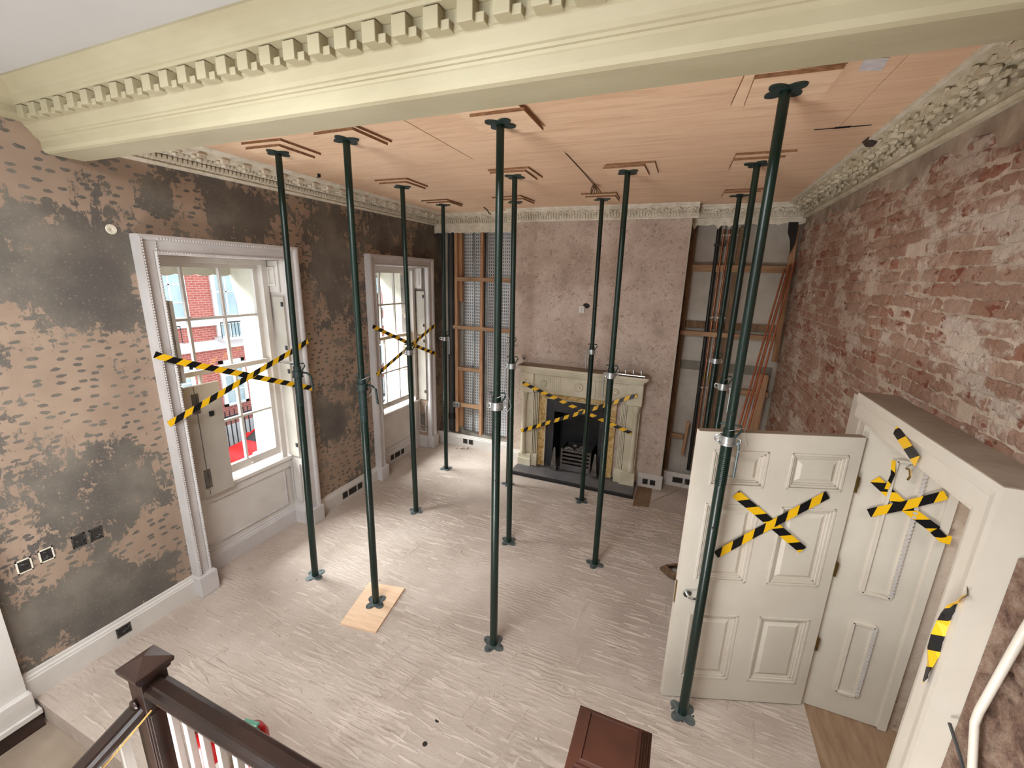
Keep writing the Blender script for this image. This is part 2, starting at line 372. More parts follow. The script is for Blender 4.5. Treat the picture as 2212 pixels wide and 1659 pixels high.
# ribbed galvanised sheet with slotted rows
t = NT('slotted_steel'); p = t.pos(); s_ = t.n('ShaderNodeSeparateXYZ'); t.set(s_.inputs[0], p)
fx = t.math('FRACT', t.math('MULTIPLY', s_.outputs[0], 30)); fz = t.math('FRACT', t.math('MULTIPLY', s_.outputs[2], 20))
sl = t.math('MULTIPLY', t.math('LESS_THAN', t.math('ABSOLUTE', t.math('SUBTRACT', fx, .5)), .17), t.math('LESS_THAN', t.math('ABSOLUTE', t.math('SUBTRACT', fz, .5)), .30))
c = t.mix(sl, t.ramp(t.noise(p, 3, 5), (.3, (190,192,196)), (.7, (226,228,228))), (60,62,66)); t.fin(c, .4, .25)

# street brick
t = NT('street_brick'); br = t.n('ShaderNodeTexBrick'); pr = t.pos(rot=(0,0,0))
s_ = t.n('ShaderNodeSeparateXYZ'); t.set(s_.inputs[0], pr); cb = t.n('ShaderNodeCombineXYZ'); t.set(cb.inputs[0], s_.outputs[1]); t.set(cb.inputs[1], s_.outputs[2]); t.set(br.inputs[0], cb.outputs[0])
br.inputs[1].default_value = lin((176,96,84)); br.inputs[2].default_value = lin((160,84,74)); br.inputs[3].default_value = lin((190,150,140))
br.inputs['Scale'].default_value = 1; br.inputs['Brick Width'].default_value = .22; br.inputs['Row Height'].default_value = .075; br.inputs['Mortar Size'].default_value = .008
t.fin(br.outputs[0], .85)
# ================================================================ STRUCTURE
WX = 4.97; H = 3.765
def struct(mb, name, mat, label, cat, parent=None, **kw):
    o = mb.build(name, mat, parent, **kw); o['kind'] = 'structure'
    return tag(o, label, cat)

floor = struct(MB().box(-.21, 4.90, -2.76, 2.65, -.14, 0), 'floor', 'screed', 'dusty beige screed floor scarred with ridges of old tile adhesive', 'floor')
mb = MB(); rr = random.Random(3)
for i in range(2600):                      # hardened adhesive ridges, trowelled mostly along x
    x = rr.uniform(.35, 4.8); y = -2.7 + 4.6 * rr.random() ** 1.15
    if math.sin(x*2.1 + y*1.3) + math.sin(x*.9 - y*2.7 + 1) + rr.uniform(-1.4, 1.4) < -.2: continue
    L = rr.uniform(.03, .15) * (1.5 if rr.random() < .12 else 1); w = rr.uniform(.006, .016) * (2.2 if rr.random() < .15 else 1); th = rr.uniform(.0016, .0050); a = rr.gauss(0, .07) + (.0 if rr.random() < .95 else 1.4)
    ca, sa = math.cos(a), math.sin(a); n = 4; up = []; lo = []
    for k in range(n+1):
        s = -L + 2*L*k/n; e = .45 if k in (0, n) else 1
        lo.append((s, -w*e*rr.uniform(.5, 1.1), 0)); up.append((s, w*e*rr.uniform(.5, 1.1), 0))
    rid = [(p[0], q[1]*rr.uniform(-.2, .7), th) for p, q in zip(lo, up)]
    pts = [(x + px*ca - py*sa, y + px*sa + py*ca, pz) for px, py, pz in lo + rid + up]
    fs = []
    for k in range(n):
        fs += [(k, k+1, n+2+k, n+1+k), (n+1+k, n+2+k, 2*n+3+k, 2*n+2+k)]
    mb.add(pts, fs)
mb.build('adhesive_ridges', 'adhesive', floor, kind='stuff')
# drilled holes in the screed
for (x, y) in ((2.605, -1.807), (2.611, -1.964)):
    MB().lathe([(.016, -.01), (.016, .0010), (.014, .0022)], (x, y, 0), 14).build('drilled_hole', 'dark_hole', floor)
mb = MB(); rr = random.Random(5)
for i in range(140):
    x, y = rr.uniform(.4, 4.6), rr.uniform(-2.6, 2.0); s = rr.uniform(.003, .011)
    mb.blob((x, y, s*.4), s*rr.uniform(.6, 1.8), s*rr.uniform(.6, 1.6), s*.6, 5, 3)
mb.build('plaster_crumbs', 'adhesive', floor, kind='stuff')
struct(MB().box(0, 1.54, -4.3, -2.74, -.40, -.17), 'floor_lower', 'lower_landing', 'grimy lower landing one step down beside the newel post', 'floor')
struct(MB().box(0, 4.97, -5.6, -2.79, -2.1, -2.0), 'floor_stairwell', 'stair_dark', 'dark floor at the bottom of the stairwell', 'floor')
struct(MB().box(3.45, 4.95, -4.6, -3.10, 1.08, 1.25), 'floor_landing', 'stair_dark', 'dark half landing above the stairwell', 'floor')
struct(MB().box(4.9, 5.45, -1.80, -.66, -.14, -.004), 'floor_threshold', 'threshold_wood', 'brown boarded threshold inside the doorway', 'floor')
struct(MB().box(5.45, 7.4, -2.8, 1.2, -.14, -.006), 'floor_passage', 'passage_floor', 'dusty brown floor of the passage beyond the door', 'floor')
struct(MB().box(7.3, 7.4, -2.8, 1.2, 0, 2.8), 'wall_passage', 'hall_paint', 'pale wall of the passage beyond the doorway', 'wall')
struct(MB().box(5.46, 7.3, 1.1, 1.2, 0, 2.8).box(5.46, 7.3, -2.8, -2.7, 0, 2.8), 'wall_passage_ends', 'hall_paint', 'pale end walls of the passage beyond the doorway', 'wall')
struct(MB().box(5.46, 7.4, -2.8, 1.2, 2.8, 2.9), 'ceiling_passage', 'white_ceiling', 'white ceiling of the passage beyond the doorway', 'ceiling')

# ---- left wall with two window openings
OPEN = ((-1.61, -.435), (.885, 2.085))
mb = MB()
ys = [-2.85, OPEN[0][0], OPEN[0][1], OPEN[1][0], OPEN[1][1], 2.65]
for a, b in ((ys[0], ys[1]), (ys[2], ys[3]), (ys[4], ys[5])): mb.box(-.45, 0, a, b, 0, 3.95)
for a, b in OPEN: mb.box(-.45, 0, a, b, 2.98, 3.95)
wall_left = struct(mb, 'wall_left', 'hacked_plaster', 'tan plaster wall with torn grey patches and hack marks around two windows', 'wall')
mb = MB()
for a, b in OPEN: mb.box(-.45, -.22, a, b, -.1, .80)
mb.build('window_back_wall', 'white_paint', wall_left)
# ---- back wall and chimney breast
struct(MB().box(0, 5.45, 2.62, 2.75, -.1, 3.95), 'wall_back', simple('alcove_plaster', (196,188,176), (172,162,150), 2.5, .85, bump=.2, bscale=20), 'pale grey plaster back wall behind the open alcoves', 'wall')
mb = MB().box(1.42, 1.985, 2.20, 2.62, 0, 3.72).box(3.0, 3.755, 2.20, 2.62, 0, 3.72).box(1.985, 3.0, 2.20, 2.62, 1.145, 3.72)
breast = struct(mb, 'wall_chimney_breast', 'pink_plaster', 'bare pinkish mottled plaster chimney breast above the fireplace', 'wall')
mb = MB(); rr = random.Random(11)          # ragged plaster edge down the right corner of the breast
for k in range(60):
    z = .25 + 3.3*k/60; mb.box(3.748 - rr.uniform(0, .012), 3.757, 2.194 + rr.uniform(0, .004), 2.23, z, z + .06)
mb.build('chipped_corner', 'alcove_plaster', breast, kind='stuff')
# plaster strips hanging under the cornice at the top of each alcove
def ragged_strip(x0, x1, y, zt, zb, jag, seed, parent):
    rr = random.Random(seed); n = 40; bot = []
    for k in range(n+1):
        x = x0 + (x1-x0)*k/n; z = zb + jag*rr.uniform(-.5, .6)*(2.0 if rr.random() < .1 else .5); bot.append((x, y, z))
    pts = [(x0, y, zt), (x1, y, zt)] + bot[::-1]
    return MB().poly(pts, (0, 1, 0), .025).build('plaster_edge', 'ornament_plaster', parent)
ragged_strip(.0, 1.42, 2.40, 3.66, 3.49, .02, 1, breast)
ragged_strip(3.755, 4.97, 2.42, 3.66, 3.535, .05, 2, breast)

# ---- plywood ceiling, sheet by sheet
ceiling = struct(MB().box(0, 4.97, -1.86, 2.62, H+.02, H+.13), 'ceiling', 'old_timber', 'temporary ceiling of bare orange plywood sheets', 'ceiling')
rows = ((-1.90, -.322, (0, 2.083, 4.52, 4.97)), (-.318, .86, (0, .62, 2.838, 4.97)), (.864, 1.98, (0, 1.82, 4.2, 4.97)), (1.984, 2.40, (0, 1.0, 3.44, 4.97)))
for y0, y1, xs in rows:
    for a, b in zip(xs, xs[1:]):
        gap = .006 if (y0 < -1 and abs(a - 2.083) < .01) or abs(a - 2.838) < .01 else .002
        MB().box(a + gap, b - .001, y0, y1, H, H+.018).build('plywood_sheet', 'plywood', ceiling)
# ---- hall shell around the stair
struct(MB().box(0, 4.97, -5.6, -1.87, 3.86, 3.98), 'ceiling_hall', 'white_ceiling', 'smooth white ceiling of the stair hall', 'ceiling')
struct(MB().box(-.45, 0, -5.75, -2.85, -2.1, 3.95), 'wall_hall_left', 'hall_paint', 'cream painted stair hall wall left of the steps', 'wall')
mb = MB().box(0, .85, -5.75, -5.6, -2.1, 3.95).box(2.65, 4.97, -5.75, -5.6, -2.1, 3.95).box(.85, 1.4, -5.75, -5.6, -2.1, 1.1).box(1.4, 2.65, -5.75, -5.6, -.1, 1.1).box(1.4, 2.65, -5.75, -5.6, -2.1, -1.9).box(.85, 2.65, -5.75, -5.6, 3.5, 3.95)
struct(mb, 'wall_hall_back', 'hall_paint', 'cream painted hall wall with the tall stair window', 'wall')
lw = thing('uplight_window', 'added unseen window low in the stair hall around the uplight', 'window', (2.02, -5.68, -1.9), kind='structure')  # window added in the unseen back wall to go with the low uplight
MB().box(1.4, 2.65, -5.72, -5.66, -1.9, -1.84).box(1.4, 2.65, -5.72, -5.66, -.16, -.1).box(1.4, 1.46, -5.72, -5.66, -1.84, -.16).box(2.59, 2.65, -5.72, -5.66, -1.84, -.16).build('window_frame', 'white_paint', lw)
for k in (1, 2): MB().box(1.46 + 1.13*k/3 - .012, 1.46 + 1.13*k/3 + .012, -5.70, -5.68, -1.84, -.16).build('glazing_bar', 'white_paint', lw)
for k in range(3): MB().box(1.475 + 1.13*k/3, 1.445 + 1.13*(k+1)/3, -5.693, -5.689, -1.84, -.16).build('pane', 'window_glass', lw)
hw = thing('window_3', 'tall white stair window behind the landing', 'window', (1.75, -5.68, 1.1), kind='structure')
MB().box(.85, 2.65, -5.72, -5.66, 1.1, 1.17).box(.85, 2.65, -5.72, -5.66, 3.43, 3.5).box(.85, .92, -5.72, -5.66, 1.17, 3.43).box(2.58, 2.65, -5.72, -5.66, 1.17, 3.43).build('window_frame', 'white_paint', hw)
for k in (1, 2): MB().box(.92 + 1.66*k/3 - .012, .92 + 1.66*k/3 + .012, -5.70, -5.68, 1.17, 3.43).build('glazing_bar', 'white_paint', hw)
for k in (1, 2, 3): MB().box(.92, 2.58, -5.70, -5.68, 1.17 + 2.26*k/4 - .012, 1.17 + 2.26*k/4 + .012).build('glazing_bar', 'white_paint', hw)
for i in range(3):
    for j in range(4):
        MB().box(.94 + 1.66*i/3, .90 + 1.66*(i+1)/3, -5.693, -5.689, 1.19 + 2.26*j/4, 1.15 + 2.26*(j+1)/4).build('pane', 'window_glass', hw)

# ---- the big cream beam with its dentil cornice
prof = [(1.86, 3.90), (1.86, 3.535), (1.875, 3.525), (2.055, 3.525), (2.072, 3.532), (2.08, 3.55), (2.08, 3.588), (2.086, 3.592), (2.088, 3.602), (2.097, 3.604), (2.099, 3.614), (2.108, 3.618), (2.113, 3.634),
        (2.138, 3.662), (2.142, 3.672), (2.15, 3.675), (2.15, 3.738), (2.197, 3.744), (2.20, 3.756), (2.21, 3.760), (2.214, 3.782), (2.224, 3.808), (2.24, 3.832), (2.262, 3.850), (2.262, 3.90)]
beam = struct(MB().sweep(prof, (0, 0, 0), (4.97, 0, 0), (0, -1, 0), (0, 0, 1)), 'beam', 'cream_paint', 'long cream plaster beam with dentil cornice crossing above the near side', 'beam')
for k in range(40):
    x = .10 + k*.1315
    if x > 4.9: break
    m = MB().box(x, x+.060, -2.196, -2.14, 3.672, 3.739).box(x+.058, x+.094, -2.180, -2.14, 3.670, 3.700)
    m.build('dentil', 'cream_paint', beam, bevel=.003)
# hall cornice along the left wall, meeting the beam
prof = [(0, 3.68), (.03, 3.682), (.035, 3.70), (.06, 3.705), (.065, 3.745), (.11, 3.75), (.115, 3.765), (.14, 3.80), (.18, 3.85), (.18, 3.9), (0, 3.9)]
hc = struct(MB().sweep(prof, (0, -5.6, 0), (0, -2.1, 0), (1, 0, 0), (0, 0, 1)), 'trim_1', 'cream_paint', 'cream cornice over the left hall wall, nearest the camera', 'cornice')
for k in range(10): MB().box(.06, .108, -2.42 - k*.1225, -2.36 - k*.1225, 3.705, 3.745).build('dentil', 'cream_paint', hc)

# ---- enriched cornices of the far room
CP = [(0, 3.60), (.034, 3.60), (.040, 3.618), (.030, 3.622), (.030, 3.664), (.05, 3.667), (.05, 3.700), (.10, 3.706), (.15, 3.716), (.158, 3.738), (.188, 3.746), (.205, 3.764), (0, 3.764)]
def leaf(mb, c, A, D, s=1.0, seed=0):    # acanthus boss: c centre, A = outward, D = along the run
    rr = random.Random(seed); c, A, D = Vector(c), Vector(A), Vector(D); Z = Vector((0, 0, 1))
    for (u, v, w, r) in ((0, 0, 0, .026), (-.028, -.006, .006, .017), (.028, -.006, .006, .017), (0, -.02, .014, .018), (-.016, .012, -.008, .014), (.016, .012, -.008, .014)):
        q = c + D*u*s + A*w*s + Z*v*s + D*rr.uniform(-.004, .004); r *= s*rr.uniform(.85, 1.15)
        mb.blob(q, r*(1 if abs(D.x) > .5 else .8), r*(1 if abs(D.y) > .5 else .8), r*.75, 6, 4)
def cornice(name, p, q, A, label, sc, spacing, mat='ornament_plaster', ofs=0.0, rows=True, ls=1.0, teeth='teeth'):
    A = Vector(A); p, q = Vector(p), Vector(q); D = (q-p).normalized(); L = (q-p).length
    c = struct(MB().sweep([(a*sc, b) for a, b in CP], p, q, A, (0, 0, 1)), name, mat, label, 'cornice')
    k = 0; s = ofs + spacing/2
    while s < L - .03:
        m = MB().obox(p + D*s + A*(.13*sc) + Vector((0, 0, 3.706)), D*.024, A*(.040*sc), (0, 0, .014)); leaf(m, p + D*s + A*(.125*sc) + Vector((0, 0, 3.704)), A, D, ls*1.25, k); m.build('modillion', mat, c, smooth=True); s += spacing; k += 1
    if rows:
        m = MB(); s = .01
        while s < L:
            for (a0, a1, z0, z1, w) in ((.028, .074, 3.630, 3.666, .019), (.048, .100, 3.674, 3.704, .016)):
                o = p + D*s + A*((a0+a1)/2*sc) + Vector((0, 0, (z0+z1)/2)); m.obox(o, D*(w/2), A*((a1-a0)/2*sc), (0, 0, (z1-z0)/2))
            s += .036
        m.build('dentil_course', mat, c, kind='stuff')
    return c
cornice('trim_2', (0, -1.87, 0), (0, 2.40, 0), (1, 0, 0), 'pale enriched cornice along the left wall above the windows', 1.15, .185)
cornice('trim_3', (0, 2.40, 0), (1.42, 2.40, 0), (0, -1, 0), 'short cream cornice over the left alcove with the steel sheets', .62, .165)
cornice('trim_4', (1.35, 2.20, 0), (3.82, 2.20, 0), (0, -1, 0), 'cream enriched cornice across the chimney breast', .62, .165)
cornice('trim_5', (3.755, 2.42, 0), (4.97, 2.42, 0), (0, -1, 0), 'short cracked cornice over the right alcove with the pipes', .62, .165)
rc = cornice('trim_6', (WX, -1.87, 0), (WX, 2.42, 0), (-1, 0, 0), 'wide paint-clogged cornice along the top of the brick wall', 1.08, .21, 'old_ornament_plaster', rows=False, ls=1.15)
m = MB(); rr = random.Random(8)
for k in range(520):
    y = -1.85 + 4.2*rr.random(); a = rr.uniform(.05, .19); z = 3.615 + .13*(a/.2) + rr.uniform(-.012, .012); r = rr.uniform(.008, .022)
    m.blob((WX - a, y, z), r*.7, r*1.3, r*.7, 5, 3)
m.build('clogged_ornament', 'old_ornament_plaster', rc, kind='stuff', smooth=True)
MB().box(WX-.225, WX-.19, -1.87, 2.35, 3.748, 3.764).build('edge_fillet', 'ornament_plaster', rc)

# ---- right wall: mortar bed, bricks, doorway
mb = MB().box(4.985, 5.45, -5.75, -1.80, -2.1, 3.95).box(4.985, 5.45, -.66, 2.65, -.1, 3.95).box(4.985, 5.45, -1.80, -.66, 2.10, 3.95)
wall_right = struct(mb, 'wall_right', 'brick_mortar', 'stripped old brick wall with pale mortar and plaster smears', 'wall')
rr = random.Random(21)
def brick_mesh(w, h, seed, rough=1.0):
    r2 = random.Random(seed); nx, nz = 5, 3; vs = []; fs = []
    for j in range(nz+1):
        for i in range(nx+1):
            e = i in (0, nx) or j in (0, nz)
            vs.append((-.003 - (0 if e else .004)*rough - r2.uniform(-.005, .005)*rough, (-.5 + i/nx)*w + (r2.uniform(-.006, .006)*rough), (-.5 + j/nz)*h + r2.uniform(-.006, .006)*rough))
    n = len(vs); vs += [(.03, v[1], v[2]) for v in vs]
    q = lambda i, j: j*(nx+1)+i
    for j in range(nz):
        for i in range(nx): fs.append((q(i,j), q(i,j+1), q(i+1,j+1), q(i+1,j)))
    ring = [q(i,0) for i in range(nx+1)] + [q(nx,j) for j in range(1,nz+1)] + [q(i,nz) for i in range(nx-1,-1,-1)] + [q(0,j) for j in range(nz-1,0,-1)]
    for a, b in zip(ring, ring[1:]+ring[:1]): fs.append((a, b, n+b, n+a))
    return vs, fs
VAR = {}
for kind, w in (('stretcher', .213), ('header', .101)):
    VAR[kind] = []
    for s in range(7):
        vs, fs = brick_mesh(w, .062, s + (50 if kind == 'header' else 0)); m = MB(); m.add(vs, fs)
        me = m.mesh('brick'); me.materials.append(MT['brick_face']); VAR[kind].append((vs, fs, me))
cand = []; z = .02; course = 0
while z < 3.60:
    y = -2.75 + (.055 if course % 2 else 0); kind = 'stretcher' if course % 3 != 1 else 'header'
    while y < 2.60:
        kd = kind if rr.random() > .12 else ('header' if kind == 'stretcher' else 'stretcher')
        w = .213 if kd == 'stretcher' else .101; w2 = w + .012; yc = y + w2/2; zc = z + .036
        y += w2
        if yc - w/2 < -2.75 or yc + w/2 > 2.62: continue
        if -1.99 < yc < -.60 and zc < 2.20: continue
        if rr.random() < .035: continue
        cand.append((kd, yc, zc + rr.uniform(-.004, .004), w))
    z += .0735; course += 1
inv = mw.inverted()
def shown(c):
    p = inv @ Vector((WX, c[1], c[2]))
    if p.z > -.1: return 0
    u = -p.x/p.z * 913.6; v = -p.y/p.z * 913.6
    if abs(u) > 1106 or abs(v) > 830: return 0
    if u < 600 and v < -60: return 0                       # behind the open door
    d = (Vector((WX, c[1], c[2])) - CAM); return c[3] * abs(d.x) / d.length**3
cand.sort(key=shown, reverse=True)
rest = MB(); tint = []
for i, (kd, yc, zc, w) in enumerate(cand):
    vs, fs, me = VAR[kd][rr.randrange(7)]; ox = WX + rr.uniform(-.004, .007) + (.004 if rr.random() < .1 else 0); ang = rr.gauss(0, .012)
    if i < 300:
        b = bpy.data.objects.new('brick', me); COL.objects.link(b); b.parent = wall_right; b.location = (ox + .012, yc, zc); b.rotation_euler = (ang, 0, rr.gauss(0, .02))
    else:
        tv = rr.random(); rest.add([(ox + .012 + a, yc + b_ - c_*ang, zc + c_ + b_*ang) for a, b_, c_ in vs], fs); tint += [tv]*len(vs)
o = rest.build('brickwork', 'brick_face', wall_right, kind='stuff')
at_ = o.data.attributes.new('tint', 'FLOAT', 'POINT'); at_.data.foreach_set('value', tint)
# rough masonry packed out beside the near casing
rrub = random.Random(31); m = MB(); nz_, ny_ = 56, 30; vs = []; fs = []
for j in range(nz_+1):
    for i in range(ny_+1):
        z = -.2 + 2.32*j/nz_; e = 0 if j < nz_-1 else .09
        vs.append((4.880 + e + (rrub.uniform(-.010, .016) if i else 0), -1.958 - 1.3*i/ny_, z + rrub.uniform(-.015, .015)))
for j in range(nz_):
    for i in range(ny_): a = j*(ny_+1)+i; fs.append((a, a+1, a+ny_+2, a+ny_+1))
m.add(vs, fs).build('masonry_packing', 'rubble', wall_right, smooth=False)
for k in range(46):
    y = rrub.uniform(-2.6, -2.02); z = rrub.uniform(.95, 2.06); s = rrub.uniform(.025, .06); m = MB(); m.blob((4.884, y, z), .018*rrub.uniform(.6, 1.3), s*rrub.uniform(.8, 1.5), s*rrub.uniform(.5, .9), 7, 4)
    m.v = [(a + rrub.uniform(-.006, .006), b + rrub.uniform(-.01, .01), c + rrub.uniform(-.01, .01)) for a, b, c in m.v]; m.build('stone', 'rubble', wall_right)
# plaster band left under the cornice
m = MB(); rr2 = random.Random(4); n = 70; bot = [(WX-.004, -1.87 + 4.29*k/n, 3.50 + rr2.uniform(-.05, .05) + .03*math.sin(k*.4)) for k in range(n+1)]
m.poly([(WX-.004, -1.87, 3.62), (WX-.004, 2.42, 3.62)] + bot[::-1], (1, 0, 0), .03).build('plaster_band', simple('grey_render', (176,160,142), (138,120,106), 6, .9, bump=.5, bscale=30), wall_right)
# ---- skirting boards
BP = [(0, 0), (.032, 0), (.032, .15), (.026, .155), (.024, .17), (.014, .178), (.012, .195), (0, .20)]
mb = MB()
for a, b in ((-2.80, -1.70), (-.31, .755), (2.23, 2.40)): mb.sweep(BP, (0, a, 0), (0, b, 0), (1, 0, 0), (0, 0, 1))
base_left = struct(mb, 'baseboard_left', 'white_paint', 'white moulded skirting board along the left wall', 'skirting')
mb = MB().sweep(BP, (0, 2.40, 0), (1.42, 2.40, 0), (0, -1, 0), (0, 0, 1)).sweep(BP, (1.42, 2.20, 0), (1.66, 2.20, 0), (0, -1, 0), (0, 0, 1)).sweep(BP, (3.45, 2.20, 0), (3.78, 2.20, 0), (0, -1, 0), (0, 0, 1)).sweep(BP, (3.79, 2.42, 0), (4.95, 2.42, 0), (0, -1, 0), (0, 0, 1))
base_back = struct(mb, 'baseboard_back', 'white_paint', 'white skirting board pieces along the fireplace wall', 'skirting')
# ================================================================ WINDOWS
def make_window(name, yo0, yo1, my, gl0, gl1, label, shut):
    w = thing(name, label, 'window', (0, (yo0+yo1)/2, 0), kind='structure')
    yi0, yi1 = yo0 + .135, yo1 - .135; xf = .085; P = 'cool_white_paint'
    # architrave profile: a = from inner edge outwards, b = projection
    AP = [(0, 0), (0, .058), (.012, .066), (.022, .058), (.030, .062), (.092, .064), (.100, .082), (.118, .092), (.135, .088), (.135, 0)]
    zt = 2.955
    MB().sweep(AP, (0, yi0, .20), (0, yi0, zt), (0, -1, 0), (1, 0, 0), 0, -1).build('architrave', P, w)
    MB().sweep(AP, (0, yi1, .20), (0, yi1, zt), (0, 1, 0), (1, 0, 0), 0, -1).build('architrave', P, w)
    MB().sweep(AP, (0, yi0, zt), (0, yi1, zt), (0, 0, 1), (1, 0, 0), -1, -1).build('architrave', P, w)
    for a, b in ((yo0-.012, yi0+.012), (yi1-.012, yo1+.012)): MB().box(-.0, xf+.03, a, b, 0, .20).build('plinth_block', P, w, bevel=.006)
    bd = MB()                                # carved bead edging
    z = .22
    while z < zt + .11:
        bd.blob((.07, yi0-.011, z), .007, .007, .008, 5, 3); bd.blob((.07, yi1+.011, z), .007, .007, .008, 5, 3)
        bd.blob((.088, yi0-.108, z), .007, .008, .009, 5, 3); bd.blob((.088, yi1+.108, z), .007, .008, .009, 5, 3); z += .021
    y = yi0
    while y < yi1: bd.blob((.07, y, zt+.011), .007, .008, .007, 5, 3); bd.blob((.088, y, zt+.108), .007, .009, .008, 5, 3); y += .021
    bd.build('bead_edging', P, w, kind='stuff')
    # reveals, head, apron
    MB().box(-.26, .0, yi1, yi1+.02, 2.62, zt).build('reveal_panel', 'white_paint', w)
    MB().box(-.215, -.045, yi1-.018, yi1, 2.64, 2.95).build('reveal_panel', 'white_paint', w, bevel=.004)
    m = MB().box(-.175, -.085, yi1-.030, yi1-.018, 2.70, 2.72).box(-.175, -.085, yi1-.030, yi1-.018, 2.87, 2.89).box(-.175, -.160, yi1-.030, yi1-.018, 2.72, 2.87).box(-.10, -.085, yi1-.030, yi1-.018, 2.72, 2.87); m.build('panel_moulding', 'white_paint', w)
    MB().box(-.26, .0, yi0-.02, yi0, 0, zt).build('reveal_panel', 'white_paint', w)
    MB().box(-.26, .0, yi1, yi1+.02, 0, .80).build('reveal_panel', 'white_paint', w)
    MB().box(-.26, .0, yi1+.005, yi1+.02, .80, 2.62).build('reveal_panel', 'white_paint', w)
    MB().box(-.26, .02, yi0-.02, yi1+.02, zt, zt+.025).build('head_lining', 'white_paint', w)
    MB().box(-.22, -.175, yi0, yi1, 0, .80).build('apron_panel', 'white_paint', w)
    MB().sweep(BP, (-.175, yi0, 0), (-.175, yi1, 0), (1, 0, 0), (0, 0, 1)).build('apron_skirting', P, w)
    MB().sweep(BP, (-.175, yi1, 0), (.0, yi1, 0), (0, -1, 0), (0, 0, 1)).build('apron_skirting', P, w)
    am = MB(); a0, a1, z0, z1 = yi0+.07, yi1-.10, .26, .74
    for (p, q, u) in (((-.172, a0, z0), (-.172, a1, z0), 0), ((-.172, a0, z1), (-.172, a1, z1), 0), ((-.172, a0, z0), (-.172, a0, z1), 0), ((-.172, a1, z0), (-.172, a1, z1), 0)): am.bar(p, q, .014, .018, (1, 0, 0))
    am.build('apron_moulding', P, w)
    am = MB(); z = z0
    while z < z1: am.blob((-.164, a1, z), .006, .008, .009, 5, 3); am.blob((-.164, a0, z), .006, .008, .009, 5, 3); z += .022
    y = a0
    while y < a1: am.blob((-.164, y, z0), .006, .009, .008, 5, 3); y += .022
    am.build('apron_beads', P, w, kind='stuff')
    m = MB(); m.bar((-.15, yi1-.012, .27), (-.03, yi1-.012, .27), .016, .012); m.bar((-.15, yi1-.012, .27), (-.15, yi1-.012, .74), .012, .016); m.bar((-.03, yi1-.012, .27), (-.03, yi1-.012, .74), .012, .016); m.build('panel_moulding', P, w)
    MB().box(-.27, -.13, yi0, yi1, .79, .83).build('sill', 'white_paint', w, bevel=.006)
    MB().box(-.18, -.155, yi0, yi1, .70, .79).build('sill_apron', 'white_paint', w)
    # box frame and sashes
    f0, f1 = gl0-.075, gl1+.075
    MB().box(-.30, -.175, f0-.03, gl0-.045, .83, 2.95).box(-.30, -.175, gl1+.045, f1+.03, .83, 2.95).box(-.30, -.175, gl0-.045, gl1+.045, 2.905, 2.955).build('box_frame', 'white_paint', w)
    for (nm, x, zb, zt2, bars) in (('upper_sash', -.265, 1.945, 2.865, (2.415,)), ('lower_sash', -.225, .965, 1.92, (1.425,))):
        tr, br_ = (.04, .04) if nm == 'upper_sash' else (.04, .085)
        s = MB().box(x-.02, x+.02, gl0-.045, gl0, zb-br_, zt2+tr).box(x-.02, x+.02, gl1, gl1+.045, zb-br_, zt2+tr).box(x-.02, x+.02, gl0, gl1, zb-br_, zb).box(x-.02, x+.02, gl0, gl1, zt2, zt2+tr).build('sash', 'white_paint', w)
        for yy in my: MB().box(x-.016, x+.016, yy-.011, yy+.011, zb, zt2).build('glazing_bar', 'white_paint', s)
        for zz in bars: MB().box(x-.015, x+.015, gl0, gl1, zz-.011, zz+.011).build('glazing_bar', 'white_paint', s)
        Y = [gl0] + list(my) + [gl1]; Z = [zb] + list(bars) + [zt2]
        for i in range(3):
            for j in range(2): MB().box(x-.002, x+.002, Y[i]+.011*(i > 0), Y[i+1]-.011*(i < 2), Z[j]+.011*(j > 0), Z[j+1]-.011*(j < 1)).build('pane', 'window_glass', s)
        if nm == 'lower_sash': MB().box(x+.02, x+.04, gl0+.28, gl0+.36, zb-.06, zb-.045).box(x+.02, x+.04, gl1-.30, gl1-.22, zb-.06, zb-.045).build('sash_lift', 'white_paint', s)
        else: MB().box(x-.01, x+.035, (gl0+gl1)/2-.08, (gl0+gl1)/2-.02, zb-.015, zb+.025).build('sash_fastener', 'chrome', s)
    # right-hand shutters folded in their box
    def shutter(x0, x1, y0, y1, z0, z1):
        d = Vector((x1-x0, y1-y0, 0)); L = d.length; d.normalize(); n = Vector((d.y, -d.x, 0))
        c = Vector(((x0+x1)/2, (y0+y1)/2, (z0+z1)/2)); m = MB(); m.obox(c, d*(L/2), n*.014, (0, 0, (z1-z0)/2))
        sh = m.build('shutter', 'shutter_paint', w, bevel=.003)
        return sh, c, d, n, L
    for (z0, z1) in ((.84, 1.90), (1.93, 2.60)):
        shutter(-.145, .0, yi1-.012, yi1-.010, z0, z1)
        MB().box(-.172, -.149, yi1-.004, yi1+.004, z0, z1).build('shutter_gap', 'dark_hole', w)
        for zz in (z1-.10, z0+.12): MB().box(-.03, -.005, yi1-.034, yi1-.025, zz, zz+.045).build('shutter_catch', 'black_iron', w)
    # left-hand shutters
    shutter(-.165, .03, yi0+.018, yi0+.014, 1.93, 2.60); shutter(-.165, .03, yi0+.052, yi0+.048, 1.93, 2.60)
